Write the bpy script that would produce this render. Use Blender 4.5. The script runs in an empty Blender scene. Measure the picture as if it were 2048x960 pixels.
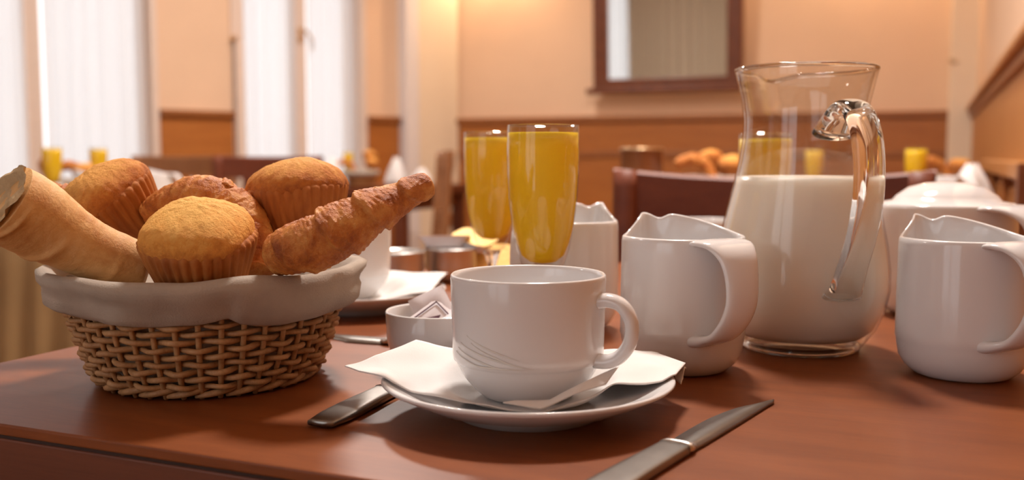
import bpy, bmesh, math, random
from mathutils import Vector, Matrix, noise
random.seed(7)
PI = math.pi
SC = bpy.context.scene
COL = SC.collection

# ------------------------------------------------------------------ camera
FPX, YAW = 1956.0, math.radians(23.2)
PITCH = math.atan(167 / FPX)
CAM = Vector((0, 0, 0.89))
TT = 0.75                                   # height of a table top
FH = Vector((-math.sin(YAW), math.cos(YAW), 0))
RT = Vector((math.cos(YAW), math.sin(YAW), 0))
F3 = FH * math.cos(PITCH) + Vector((0, 0, -math.sin(PITCH)))
U3 = FH * math.sin(PITCH) + Vector((0, 0, math.cos(PITCH)))
cd = bpy.data.cameras.new('camera'); cam = bpy.data.objects.new('camera', cd); COL.objects.link(cam)
cd.sensor_width = 36; cd.lens = 36 * FPX / 2048; cd.clip_start = 0.02
cam.location = CAM
cam.rotation_euler = (PI / 2 - PITCH, 0, YAW)
cd.dof.use_dof = True; cd.dof.focus_distance = 0.56; cd.dof.aperture_fstop = 6.0
SC.camera = cam

# ------------------------------------------------------------------ world, exposure
SC.view_settings.view_transform = 'Standard'; SC.view_settings.look = 'None'
SC.view_settings.gamma = 1; SC.view_settings.use_curve_mapping = False
SC.view_settings.exposure = 0.17
w = bpy.data.worlds.new('overcast'); SC.world = w; w.use_nodes = True
bg = w.node_tree.nodes['Background']
bg.inputs['Color'].default_value = (0.93, 0.95, 1.0, 1); bg.inputs['Strength'].default_value = 2.0
LAMP_WARM = (1.0, 0.70, 0.42); LAMP_SOFT = (1.0, 0.92, 0.85)
SC.cycles.max_bounces = 10; SC.cycles.transparent_max_bounces = 24
SC.cycles.sample_clamp_indirect = 4.0

# ------------------------------------------------------------------ pixel helpers
def ray(px, py):
    return F3 + RT * ((px - 1024) / FPX) + U3 * ((480 - py) / FPX)
def on_h(px, py, h):                        # where the pixel's ray meets height h
    d = ray(px, py); return CAM + d * ((h - CAM.z) / d.z)
def at_d(px, py, Z):                        # the pixel's ray at horizontal depth Z
    d = ray(px, py); return CAM + d * (Z / d.dot(FH))
def spot(px, Z, h=TT):                      # stands at height h, in the pixel's column, at depth Z
    p = at_d(px, 480, Z)
    for _ in range(4):                      # the column of a pixel leans a little: settle on the row that fits the height
        y = 480 - ((Vector((p.x, p.y, h)) - CAM).dot(U3) / (Vector((p.x, p.y, h)) - CAM).dot(F3)) * FPX
        p = at_d(px, y, Z)
    return Vector((p.x, p.y, h))
def toward(loc, beta):                      # horizontal angle pointing at the camera, turned beta degrees to the right of the picture
    v = (Vector((CAM.x, CAM.y, 0)) - Vector((loc.x, loc.y, 0))).normalized()
    return math.atan2(v.y, v.x) + math.radians(beta)

# ------------------------------------------------------------------ materials
MATS = {}
def new_mat(name):
    m = bpy.data.materials.new(name); m.use_nodes = True
    nt = m.node_tree; b = nt.nodes['Principled BSDF']; MATS[name] = m
    return m, nt, b
def pset(b, **k):
    for n, v in k.items():
        b.inputs[n.replace('_', ' ')].default_value = v
def c4(c): return (c[0], c[1], c[2], 1)
def ramp(nt, fac, stops):
    r = nt.nodes.new('ShaderNodeValToRGB'); e = r.color_ramp.elements
    while len(e) < len(stops): e.new(0.5)
    for q, (p, c) in zip(e, stops): q.position = p; q.color = c4(c)
    nt.links.new(fac, r.inputs[0]); return r.outputs[0]
def coords(nt, scale=(1, 1, 1), kind='Object', rot=(0, 0, 0)):
    t = nt.nodes.new('ShaderNodeTexCoord'); mp = nt.nodes.new('ShaderNodeMapping')
    mp.inputs['Scale'].default_value = scale; mp.inputs['Rotation'].default_value = rot
    nt.links.new(t.outputs[kind], mp.inputs[0]); return mp.outputs[0]
def noise_n(nt, vec, scale, detail=4, rough=0.55, dist=0.0):
    n = nt.nodes.new('ShaderNodeTexNoise'); n.inputs['Scale'].default_value = scale
    n.inputs['Detail'].default_value = detail; n.inputs['Roughness'].default_value = rough
    n.inputs['Distortion'].default_value = dist
    nt.links.new(vec, n.inputs['Vector']); return n.outputs[0]
def bump(nt, b, h, strength, dist):
    n = nt.nodes.new('ShaderNodeBump'); n.inputs['Strength'].default_value = strength
    n.inputs['Distance'].default_value = dist
    nt.links.new(h, n.inputs['Height']); nt.links.new(n.outputs[0], b.inputs['Normal'])
def plain(name, col, rough=0.5, var=0.06, nscale=20, bmp=0, bscale=200, metal=0, spec=0.5, coat=0, bdist=0.001):
    m, nt, b = new_mat(name)
    v = coords(nt); n = noise_n(nt, v, nscale)
    lo = [max(0, x * (1 - var)) for x in col]; hi = [min(1, x * (1 + var)) for x in col]
    nt.links.new(ramp(nt, n, [(0.3, lo), (0.7, hi)]), b.inputs['Base Color'])
    pset(b, Roughness=rough, Metallic=metal, Specular_IOR_Level=spec, Coat_Weight=coat)
    if bmp: bump(nt, b, noise_n(nt, v, bscale, 3), bmp, bdist)
    return m
def wood(name, dark, light, rough=0.35, scale=(1.5, 14, 14), nsc=3.0, coat=0.0, bmp=0.05, spec=0.4):
    m, nt, b = new_mat(name)
    v = coords(nt, scale); n1 = noise_n(nt, v, nsc, 6, 0.6, 0.6)
    v2 = coords(nt, tuple(s * 9 for s in scale)); n2 = noise_n(nt, v2, nsc, 3)
    mx = nt.nodes.new('ShaderNodeMath'); mx.operation = 'MULTIPLY_ADD'
    nt.links.new(n2, mx.inputs[0]); mx.inputs[1].default_value = 0.35; nt.links.new(n1, mx.inputs[2])
    nt.links.new(ramp(nt, mx.outputs[0], [(0.42, dark), (0.92, light)]), b.inputs['Base Color'])
    pset(b, Roughness=rough, Coat_Weight=coat, Coat_Roughness=0.15)
    pset(b, Specular_IOR_Level=spec)
    bump(nt, b, n2, bmp, 0.0004)
    return m

plain('porcelain', (0.745, 0.735, 0.74), rough=0.10, var=0.01, spec=0.55)
plain('paper', (0.74, 0.715, 0.70), rough=0.85, var=0.02, bmp=0.25, bscale=900, bdist=0.0004)
plain('liner_cloth', (0.385, 0.322, 0.265), rough=0.9, var=0.10, nscale=40, bmp=0.5, bscale=900, bdist=0.0006)
plain('packet_paper', (0.80, 0.76, 0.80), rough=0.6, var=0.03)
plain('packet_ink', (0.10, 0.03, 0.06), rough=0.6)
plain('maroon_ink', (0.28, 0.03, 0.07), rough=0.4)
plain('relief_grey', (0.72, 0.70, 0.66), rough=0.25, var=0.02)
plain('steel', (0.66, 0.64, 0.62), rough=0.34, var=0.05, metal=1)
plain('blade_steel', (0.29, 0.27, 0.25), rough=0.33, var=0.12, nscale=60, metal=1)
plain('foil_gold', (0.80, 0.55, 0.22), rough=0.35, metal=0.8, bmp=0.4, bscale=150)
plain('foil_pink', (0.80, 0.62, 0.52), rough=0.45, bmp=0.3, bscale=150)
plain('wall_paint', (0.74, 0.51, 0.345), rough=0.85, var=0.03, nscale=3, bmp=0.12, bscale=160)
plain('wall_cream', (0.78, 0.64, 0.48), rough=0.85, var=0.02, nscale=3)
plain('drape_cloth', (0.72, 0.66, 0.55), rough=0.9, var=0.03)
plain('ceiling_paint', (0.82, 0.76, 0.68), rough=0.9, var=0.02)
plain('white_paint', (0.74, 0.68, 0.66), rough=0.45, var=0.02)
plain('jamb_paint', (0.70, 0.56, 0.47), rough=0.5, var=0.02)
plain('brass', (0.60, 0.42, 0.25), rough=0.35, metal=1)
plain('dark_cord', (0.16, 0.11, 0.09), rough=0.7)
plain('beige_cloth', (0.33, 0.20, 0.085), rough=0.9, var=0.08, nscale=8, bmp=0.2, bscale=900)
plain('brown_glaze', (0.20, 0.075, 0.03), rough=0.12, var=0.1, spec=0.7)
plain('dark_gap', (0.03, 0.012, 0.008), rough=0.8)
plain('crumb', (0.50, 0.35, 0.19), rough=0.9, var=0.15, nscale=120, bmp=0.8, bscale=350, bdist=0.002)
wood('table_wood', (0.155, 0.039, 0.0085), (0.245, 0.067, 0.015), rough=0.40, scale=(2.2, 16, 16), coat=0.04, spec=0.3)
wood('edge_wood', (0.095, 0.022, 0.008), (0.15, 0.040, 0.015), rough=0.45, scale=(2.0, 20, 40))
wood('chair_wood', (0.13, 0.028, 0.011), (0.20, 0.052, 0.021), rough=0.52, scale=(3, 14, 14))
wood('chair_oak', (0.22, 0.085, 0.032), (0.32, 0.14, 0.055), rough=0.4, scale=(12, 12, 2))
wood('panel_wood', (0.32, 0.100, 0.019), (0.43, 0.150, 0.030), rough=0.42, scale=(1.2, 1.2, 11))
wood('rail_wood', (0.23, 0.074, 0.018), (0.32, 0.115, 0.03), rough=0.4, scale=(1.0, 1.0, 14))
wood('side_panel_wood', (0.37, 0.150, 0.042), (0.49, 0.22, 0.07), rough=0.42, scale=(8, 8, 1.5))
wood('frame_wood', (0.105, 0.027, 0.008), (0.18, 0.052, 0.016), rough=0.35, scale=(6, 6, 6))
wood('floor_wood', (0.20, 0.10, 0.045), (0.32, 0.17, 0.08), rough=0.4, scale=(8, 1.2, 8))
wood('wicker', (0.27, 0.125, 0.045), (0.53, 0.30, 0.135), rough=0.55, scale=(60, 60, 60), nsc=1.4, bmp=0.2)

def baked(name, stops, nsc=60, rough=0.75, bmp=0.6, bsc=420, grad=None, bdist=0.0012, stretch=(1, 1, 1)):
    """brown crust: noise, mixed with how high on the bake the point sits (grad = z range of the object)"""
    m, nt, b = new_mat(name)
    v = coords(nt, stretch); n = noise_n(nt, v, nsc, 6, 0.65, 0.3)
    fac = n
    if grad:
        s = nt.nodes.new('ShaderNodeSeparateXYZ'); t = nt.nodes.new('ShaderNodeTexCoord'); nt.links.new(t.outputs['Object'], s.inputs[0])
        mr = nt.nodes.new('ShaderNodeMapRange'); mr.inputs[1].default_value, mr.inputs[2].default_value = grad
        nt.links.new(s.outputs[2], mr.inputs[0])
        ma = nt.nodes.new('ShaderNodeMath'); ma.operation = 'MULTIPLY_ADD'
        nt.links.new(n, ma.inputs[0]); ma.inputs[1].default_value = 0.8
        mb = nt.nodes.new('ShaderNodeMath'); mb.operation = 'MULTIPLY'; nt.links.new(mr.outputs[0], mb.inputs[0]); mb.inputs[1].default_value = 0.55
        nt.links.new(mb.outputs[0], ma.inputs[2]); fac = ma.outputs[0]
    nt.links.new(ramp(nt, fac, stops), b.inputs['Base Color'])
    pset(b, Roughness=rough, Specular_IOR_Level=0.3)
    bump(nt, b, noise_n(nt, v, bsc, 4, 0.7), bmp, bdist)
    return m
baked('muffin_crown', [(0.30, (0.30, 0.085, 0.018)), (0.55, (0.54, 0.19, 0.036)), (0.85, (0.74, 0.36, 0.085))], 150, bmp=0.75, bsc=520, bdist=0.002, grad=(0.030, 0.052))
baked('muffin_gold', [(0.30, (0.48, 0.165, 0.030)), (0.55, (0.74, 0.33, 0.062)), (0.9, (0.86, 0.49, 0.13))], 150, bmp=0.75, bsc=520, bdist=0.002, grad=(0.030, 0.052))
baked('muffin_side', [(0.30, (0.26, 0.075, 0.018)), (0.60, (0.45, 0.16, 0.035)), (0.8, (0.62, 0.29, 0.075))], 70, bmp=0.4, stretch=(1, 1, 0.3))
baked('croissant_crust', [(0.30, (0.27, 0.066, 0.014)), (0.48, (0.52, 0.17, 0.032)), (0.70, (0.74, 0.37, 0.10))], 60, rough=0.5, bmp=0.9, bsc=300, bdist=0.002)
baked('baguette_crust', [(0.30, (0.52, 0.24, 0.075)), (0.5, (0.68, 0.39, 0.15)), (0.72, (0.78, 0.52, 0.25))], 26, rough=0.6, bmp=0.5, bsc=220, stretch=(0.6, 2.0, 2.0))

def glass_thin():
    m, nt, b = new_mat('clear_glass')
    lw = nt.nodes.new('ShaderNodeLayerWeight'); lw.inputs[0].default_value = 0.5
    pw = nt.nodes.new('ShaderNodeMath'); pw.operation = 'POWER'; nt.links.new(lw.outputs['Facing'], pw.inputs[0]); pw.inputs[1].default_value = 4.0
    ma = nt.nodes.new('ShaderNodeMath'); ma.operation = 'MULTIPLY_ADD'; nt.links.new(pw.outputs[0], ma.inputs[0]); ma.inputs[1].default_value = 0.9; ma.inputs[2].default_value = 0.045
    tr = nt.nodes.new('ShaderNodeBsdfTransparent'); tr.inputs[0].default_value = (0.955, 0.945, 0.93, 1)
    gl = nt.nodes.new('ShaderNodeBsdfGlossy'); gl.inputs['Roughness'].default_value = 0.02
    mx = nt.nodes.new('ShaderNodeMixShader'); nt.links.new(ma.outputs[0], mx.inputs[0]); nt.links.new(tr.outputs[0], mx.inputs[1]); nt.links.new(gl.outputs[0], mx.inputs[2])
    nt.links.new(mx.outputs[0], nt.nodes['Material Output'].inputs[0]); nt.nodes.remove(b)
glass_thin()
m, nt, b = new_mat('solid_glass'); pset(b, Roughness=0.0, IOR=1.45, Transmission_Weight=1.0, Base_Color=(0.98, 0.97, 0.95, 1))
def liquid(name, col, sub, rad, transl):
    m, nt, b = new_mat(name)
    n = noise_n(nt, coords(nt), 30); lo = [x * 0.97 for x in col]
    nt.links.new(ramp(nt, n, [(0.3, lo), (0.7, col)]), b.inputs['Base Color'])
    pset(b, Roughness=0.25, Subsurface_Weight=sub, Subsurface_Scale=0.02, Specular_IOR_Level=0.3); b.inputs['Subsurface Radius'].default_value = rad
    t = nt.nodes.new('ShaderNodeBsdfTranslucent'); t.inputs[0].default_value = c4(col)
    mx = nt.nodes.new('ShaderNodeMixShader'); mx.inputs[0].default_value = transl
    nt.links.new(b.outputs[0], mx.inputs[1]); nt.links.new(t.outputs[0], mx.inputs[2]); nt.links.new(mx.outputs[0], nt.nodes['Material Output'].inputs[0])
liquid('orange_juice', (1.0, 0.715, 0.034), 0.10, (1.0, 0.8, 0.1), 0.30)
liquid('milk_white', (0.88, 0.83, 0.74), 0.3, (1.0, 0.9, 0.8), 0.0)
def sheer():
    m, nt, b = new_mat('sheer_fabric'); nt.nodes.remove(b)
    tr = nt.nodes.new('ShaderNodeBsdfTransparent'); tl = nt.nodes.new('ShaderNodeBsdfTranslucent'); df = nt.nodes.new('ShaderNodeBsdfDiffuse')
    n = noise_n(nt, coords(nt, (40, 40, 1.0)), 1.0)
    cc = ramp(nt, n, [(0.3, (0.70, 0.68, 0.69)), (0.7, (0.78, 0.76, 0.76))])
    nt.links.new(cc, tl.inputs[0]); nt.links.new(cc, df.inputs[0])
    a = nt.nodes.new('ShaderNodeMixShader'); a.inputs[0].default_value = 0.35; nt.links.new(tl.outputs[0], a.inputs[1]); nt.links.new(df.outputs[0], a.inputs[2])
    c = nt.nodes.new('ShaderNodeMixShader'); c.inputs[0].default_value = 0.80; nt.links.new(tr.outputs[0], c.inputs[1]); nt.links.new(a.outputs[0], c.inputs[2])
    nt.links.new(c.outputs[0], nt.nodes['Material Output'].inputs[0])
sheer()
m, nt, b = new_mat('mirror_silver'); pset(b, Metallic=1.0, Roughness=0.02, Base_Color=(0.86, 0.85, 0.82, 1))
m, nt, b = new_mat('lamp_diffuser'); pset(b, Base_Color=(0.9, 0.8, 0.65, 1), Roughness=0.6, Emission_Color=c4(LAMP_SOFT), Emission_Strength=2.5)

# ------------------------------------------------------------------ mesh helpers
def mesh_obj(name, verts, faces, mat, parent=None, smooth=True, fix=True):
    me = bpy.data.meshes.new(name); me.from_pydata([tuple(v) for v in verts], [], faces)
    if fix:
        bm = bmesh.new(); bm.from_mesh(me); bmesh.ops.recalc_face_normals(bm, faces=bm.faces); bm.to_mesh(me); bm.free()
    if smooth: me.polygons.foreach_set('use_smooth', [True] * len(me.polygons))
    me.materials.append(MATS[mat])
    o = bpy.data.objects.new(name, me); COL.objects.link(o)
    if parent: o.parent = parent
    return o
def empty(name, loc=(0, 0, 0), rz=0):
    o = bpy.data.objects.new(name, None); COL.objects.link(o); o.location = loc; o.rotation_euler = (0, 0, rz); o.empty_display_size = 0.05
    return o
def tag(o, label=None, cat=None, group=None, kind=None):
    if label: o['label'] = label
    if cat: o['category'] = cat
    if group: o['group'] = group
    if kind: o['kind'] = kind
    return o
def struct(o): o['kind'] = 'structure'; return o
def thing(name, label, cat, loc=(0, 0, 0), rz=0, group=None):
    return tag(empty(name, loc, rz), label, cat, group)
def copy_tree(o, loc=None, rz=None, label=None, group=None, rot=None, scale=None):
    def rec(a, par):
        c = a.copy(); COL.objects.link(c); c.parent = par
        for ch in [x for x in kids.get(a.name, [])]: rec(ch, c)
        return c
    kids = {}
    for x in bpy.data.objects:
        if x.parent: kids.setdefault(x.parent.name, []).append(x)
    c = rec(o, None)
    if loc is not None: c.location = loc
    if rz is not None: c.rotation_euler = (0, 0, rz)
    if rot is not None: c.rotation_mode = 'QUATERNION'; c.rotation_quaternion = rot
    if scale is not None: c.scale = (scale,) * 3
    if label: c['label'] = label
    if group: c['group'] = group
    elif 'group' in c.keys(): del c['group']
    return c
def box(name, lo, hi, mat, parent=None, bev=0.0, seg=2, M=None):
    bm = bmesh.new(); bmesh.ops.create_cube(bm, size=1)
    for v in bm.verts: v.co = Vector([(lo[i] + hi[i]) / 2 + v.co[i] * (hi[i] - lo[i]) for i in range(3)])
    if bev: bmesh.ops.bevel(bm, geom=bm.edges[:], offset=bev, segments=seg, affect='EDGES', profile=0.5)
    if M is not None: bm.transform(M)
    me = bpy.data.meshes.new(name); bm.to_mesh(me); bm.free(); me.materials.append(MATS[mat])
    o = bpy.data.objects.new(name, me); COL.objects.link(o)
    if parent: o.parent = parent
    return o
def lathe(name, prof, mat, parent=None, n=64, fn=None):
    """prof: (r, z) pairs, r = 0 closes; fn(r, z, phi, i) may move a point"""
    vs, fs, rings = [], [], []
    for i, (r, z) in enumerate(prof):
        if r < 1e-6:
            rings.append([len(vs)]); vs.append(Vector((0, 0, z) if not fn else fn(0, z, 0, i)))
        else:
            rings.append(list(range(len(vs), len(vs) + n)))
            for k in range(n):
                a = 2 * PI * k / n
                vs.append(Vector((r * math.cos(a), r * math.sin(a), z)) if not fn else Vector(fn(r, z, a, i)))
    for A, B in zip(rings, rings[1:]):
        for k in range(n):
            k2 = (k + 1) % n
            if len(A) == 1 and len(B) == 1: continue
            if len(A) == 1: fs.append((A[0], B[k2], B[k]))
            elif len(B) == 1: fs.append((A[k], A[k2], B[0]))
            else: fs.append((A[k], A[k2], B[k2], B[k]))
    return mesh_obj(name, vs, fs, mat, parent)
def crom(pts, n):
    """n points on a Catmull-Rom curve through pts (tuples of any length)"""
    P = [tuple(p) for p in pts]; P = [P[0]] + P + [P[-1]]; out = []
    m = len(P) - 3
    for j in range(n):
        t = j / (n - 1) * m; i = min(int(t), m - 1); t -= i
        a, b, c, d = P[i:i + 4]
        out.append(tuple(0.5 * (2 * b[k] + (c[k] - a[k]) * t + (2 * a[k] - 5 * b[k] + 4 * c[k] - d[k]) * t * t + (3 * b[k] - a[k] - 3 * c[k] + d[k]) * t ** 3) for k in range(len(b))))
    return out
def sweep(name, path, side, radii, mat, parent=None, n=16, power=2.0, closed=False, caps=True, fn=None):
    """tube along path; side = the cross-section's first axis; radii = (half-width along side, half-thickness) for each point"""
    vs, fs = [], []; path = [Vector(p) for p in path]; L = len(path)
    sd = Vector(side) if side is not None else None
    for i, p in enumerate(path):
        if closed: t = path[(i + 1) % L] - path[i - 1]
        else: t = path[min(i + 1, L - 1)] - path[max(i - 1, 0)]
        t.normalize()
        if sd is None:
            s = t.cross(Vector((0, 0, 1)));
            if s.length < 1e-4: s = Vector((1, 0, 0))
        else: s = sd - t * sd.dot(t)
        s.normalize(); q = t.cross(s)
        a, b = radii[i] if hasattr(radii, '__len__') else (radii, radii)
        for k in range(n):
            an = 2 * PI * k / n; c, d = math.cos(an), math.sin(an)
            c = math.copysign(abs(c) ** (2 / power), c); d = math.copysign(abs(d) ** (2 / power), d)
            f = fn(i / max(1, L - 1), an, p) if fn else 1.0
            vs.append(p + s * (a * c * f) + q * (b * d * f))
    for i in range(L if closed else L - 1):
        for k in range(n):
            j, k2 = (i + 1) % L, (k + 1) % n
            fs.append((i * n + k, i * n + k2, j * n + k2, j * n + k))
    if caps and not closed:
        for i, flip in ((0, True), (L - 1, False)):
            c = len(vs); vs.append(path[i])
            for k in range(n): fs.append((c, i * n + k, i * n + (k + 1) % n))
    return mesh_obj(name, vs, fs, mat, parent)
def poly(P, n):
    """n points along a curve that keeps its corners fairly sharp"""
    c = crom(P, n); m = len(P) - 1; out = []
    for j in range(n):
        t = j / (n - 1) * m; i = min(int(t), m - 1); q = Vector(P[i]).lerp(Vector(P[i + 1]), t - i); out.append(q.lerp(Vector(c[j]), 0.12))
    return out
def loft(name, A, B, mat, parent=None, nu=40, nv=14, wob=0.0012, thick=0.0006, sag=0.0, freq=60, fn=None):
    """a sheet between two edge curves, slightly crumpled"""
    a, b = poly(A, nu), poly(B, nu); vs, fs = [], []
    for j in range(nv):
        t = j / (nv - 1)
        for i in range(nu):
            p = Vector(a[i]).lerp(Vector(b[i]), t)
            p.z += wob * (noise.noise(p * freq) + 0.9 * (0.35 - abs(noise.noise(p * freq * 0.6 + Vector((7, 3, 1)))))) - sag * math.sin(PI * t)
            if fn: p = fn(p)
            vs.append(p)
    for j in range(nv - 1):
        for i in range(nu - 1):
            k = j * nu + i; fs.append((k, k + 1, k + nu + 1, k + nu))
    o = mesh_obj(name, vs, fs, mat, parent)
    md = o.modifiers.new('thickness', 'SOLIDIFY'); md.thickness = thick; md.offset = 0
    return o
def sstep(a, b, x):
    t = max(0.0, min(1.0, (x - a) / (b - a))); return t * t * (3 - 2 * t)

# ------------------------------------------------------------------ the room
XR, YB, YN, CZ, RAIL = 0.190, 5.50, -1.8, 2.8, 1.125
WB = Vector((-2.77, 5.50, 0)); WU = Vector((-0.4215, -0.9068, 0)).normalized(); WN = Vector((-WU.y, WU.x, 0))
if WN.dot(-WB) < 0: WN = -WN
def s_px(px):                               # where the pixel column meets the window wall, metres from its far corner
    d = ray(px, 260); d.z = 0
    # CAM + t d = WB + s WU
    det = d.x * (-WU.y) + d.y * WU.x
    t = (WB.x * (-WU.y) + WB.y * WU.x) / det
    return (d * t - WB).dot(WU)
WM = Matrix(((WU.x, WN.x, 0, WB.x), (WU.y, WN.y, 0, WB.y), (0, 0, 1, 0), (0, 0, 0, 1)))
def wbox(name, s0, s1, d0, d1, z0, z1, mat, parent=None, bev=0.0):
    return box(name, (s0, d0, z0), (s1, d1, z1), mat, parent, bev, M=WM)
S_END = (YN - WB.y) / WU.y
XL = WB.x + WU.x * S_END
struct(box('floor', (XL - 0.4, YN - 0.2, -0.1), (XR + 0.2, YB + 0.2, 0), 'floor_wood'))
struct(box('ceiling', (XL - 0.4, YN - 0.2, CZ), (XR + 0.2, YB + 0.2, CZ + 0.1), 'ceiling_paint'))
# back wall
wb = struct(box('wall_back', (-3.2, YB, 0), (XR + 0.2, YB + 0.2, CZ), 'wall_paint'))
wsb = struct(empty('trim_1'))
box('wainscot_panel', (-2.79, YB - 0.02, 0), (XR, YB + 0.01, RAIL - 0.03), 'panel_wood', wsb)
box('chair_rail', (-2.79, YB - 0.045, RAIL - 0.035), (XR, YB + 0.01, RAIL), 'rail_wood', wsb, 0.006)
box('lower_rail', (-2.79, YB - 0.035, 0.885), (XR, YB + 0.01, 0.92), 'rail_wood', wsb, 0.004)
# right wall
struct(box('wall_right', (XR, YN - 0.2, 0), (XR + 0.2, YB + 0.2, CZ), 'wall_paint'))
wsr = struct(empty('trim_2'))
box('wainscot_panel', (XR - 0.015, YN, 0), (XR + 0.01, YB - 0.05, RAIL - 0.03), 'side_panel_wood', wsr)
box('chair_rail', (XR - 0.045, YN, RAIL - 0.012), (XR + 0.01, YB - 0.05, RAIL + 0.012), 'side_panel_wood', wsr, 0.006)
box('rail_moulding', (XR - 0.028, YN, RAIL - 0.045), (XR + 0.01, YB - 0.05, RAIL - 0.012), 'rail_wood', wsr, 0.006)
# corner post
pil = struct(box('trim_3', (0.065, YB - 0.10, 0), (XR + 0.01, YB + 0.01, CZ), 'wall_cream', None, 0.004))
hk = box('hook', (0.055, YB - 0.125, 1.36), (0.085, YB - 0.098, 1.375), 'brass', pil, 0.003)
# near wall, behind the camera, with a tall window that the mirror shows
NX0, NX1, NZ0, NZ1 = -5.1, -3.62, 0.35, 2.55
wn = struct(empty('wall_near'))
GX0, GX1 = -2.05, -0.35                      # a second, bare window in the same wall
for lo, hi in (((XL - 0.3, YN - 0.2, 0), (NX0, YN, CZ)), ((NX1, YN - 0.2, 0), (GX0, YN, CZ)), ((GX1, YN - 0.2, 0), (XR, YN, CZ)),
               ((NX0, YN - 0.2, 0), (NX1, YN, NZ0)), ((NX0, YN - 0.2, NZ1), (NX1, YN, CZ)), ((GX0, YN - 0.2, 0), (GX1, YN, NZ0)), ((GX0, YN - 0.2, NZ1), (GX1, YN, CZ))):
    box('wall_section', lo, hi, 'wall_paint', wn)
for nm, a, b_ in (('window_3', NX0, NX1), ('window_4', GX0, GX1)):
    w4 = struct(empty(nm)); mid = (a + b_) / 2
    for x in (a, mid - 0.04, b_ - 0.08): box('window_stile', (x, YN - 0.12, NZ0), (x + 0.08, YN - 0.05, NZ1), 'white_paint', w4, 0.004)
    for z in (NZ0, NZ1 - 0.09): box('window_rail', (a, YN - 0.12, z), (b_, YN - 0.05, z + 0.09), 'white_paint', w4, 0.004)
    for x0_, x1_ in ((a + 0.06, mid - 0.02), (mid + 0.02, b_ - 0.06)): box('pane', (x0_, YN - 0.088, NZ0 + 0.07), (x1_, YN - 0.083, NZ1 - 0.07), 'clear_glass', w4)
# window wall
S2a, S2b, S1a, S1b = s_px(733), s_px(464), s_px(318), s_px(-330)
WZ0, WZ1 = 0.42, 2.62
wl = struct(empty('wall_left'))
wbox('wall_section', -0.05, S2a, -0.25, 0, 0, CZ, 'wall_paint', wl)
wbox('wall_section', S2b, S1a, -0.25, 0, 0, CZ, 'wall_paint', wl)
wbox('wall_section', S1b, S_END + 0.1, -0.25, 0, 0, CZ, 'wall_paint', wl)
for a, bb in ((S2a, S2b), (S1a, S1b)):
    wbox('wall_section', a, bb, -0.25, 0, 0, WZ0, 'wall_paint', wl)
    wbox('wall_section', a, bb, -0.25, 0, WZ1, CZ, 'wall_paint', wl)
tr4 = struct(empty('trim_4'))
for a, bb in ((s_px(795), S2a), (S2b, S1a), (S1b, S_END)):
    wbox('wainscot_panel', a, bb, -0.005, 0.02, 0, RAIL - 0.03, 'panel_wood', tr4)
    wbox('chair_rail', a, bb, -0.005, 0.045, RAIL - 0.035, RAIL, 'rail_wood', tr4, 0.006)
# far pilaster and the white casing board beside it
struct(wbox('trim_5', 0.0, s_px(823), -0.01, 0.07, 0, CZ, 'wall_cream'))
struct(wbox('trim_6', s_px(823), s_px(797), -0.01, 0.085, 0, CZ, 'white_paint', None, 0.006))

def french_window(name, sa, sb, mull, cords):
    """casing, two sashes (stiles, rails, pane, handle) set in the opening between sa (far) and sb (near)"""
    wr = struct(empty(name)); cw = 0.07; m0, m1 = mull
    wbox('casing', sa, sa + 0.035, -0.16, 0.015, WZ0, WZ1, 'jamb_paint', wr, 0.004)
    wbox('casing', sb - cw, sb, -0.16, 0.02, WZ0, WZ1, 'jamb_paint', wr, 0.004)
    wbox('casing', sa, sb, -0.16, 0.02, WZ1 - 0.06, WZ1, 'jamb_paint', wr, 0.004)
    wbox('window_sill', sa, sb, -0.16, 0.06, WZ0, WZ0 + 0.04, 'jamb_paint', wr, 0.004)
    mid = (m0 + m1) / 2
    for a, bb in ((sa + 0.035, mid), (mid, sb - cw)):
        sash = wbox('sash_stile', a, a + (0.03 if a != mid else m1 - mid), -0.11, -0.05, WZ0 + 0.04, WZ1 - 0.06, 'jamb_paint', wr, 0.004)
        wbox('sash_stile', bb - (0.03 if bb != mid else mid - m0), bb, -0.11, -0.05, WZ0 + 0.04, WZ1 - 0.06, 'jamb_paint', wr, 0.004)
        wbox('sash_rail', a, bb, -0.11, -0.05, WZ0 + 0.04, WZ0 + 0.12, 'jamb_paint', wr, 0.004)
        wbox('sash_rail', a, bb, -0.11, -0.05, WZ1 - 0.14, WZ1 - 0.06, 'jamb_paint', wr, 0.004)
        wbox('pane', a + 0.02, bb - 0.02, -0.088, -0.083, WZ0 + 0.1, WZ1 - 0.12, 'clear_glass', sash)
    return wr, mid
def sheer_curtain(sa, sb, label, z0=WZ0 + 0.06, M=WM, d=-0.03, n=160, amp=0.007):
    vs, fs = [], []
    L = sb - sa; k = 2 * PI * round(L / 0.085)
    for i in range(n + 1):
        t = i / n; s = sa + L * t
        a = amp * math.sin(k * t + 1.3 * math.sin(9 * t)) + 0.4 * amp * math.sin(2.3 * k * t + 1)
        for z, f in ((z0, 1.0), (1.2, 1.0), (WZ1 - 0.08, 0.8)):
            vs.append(M @ Vector((s, d + a * f, z)))
    for i in range(n):
        for j in range(2): q = i * 3 + j; fs.append((q, q + 3, q + 4, q + 1))
    o = mesh_obj('sheer_curtain', vs, fs, 'sheer_fabric', fix=False)
    return tag(o, label, 'curtain')
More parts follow.
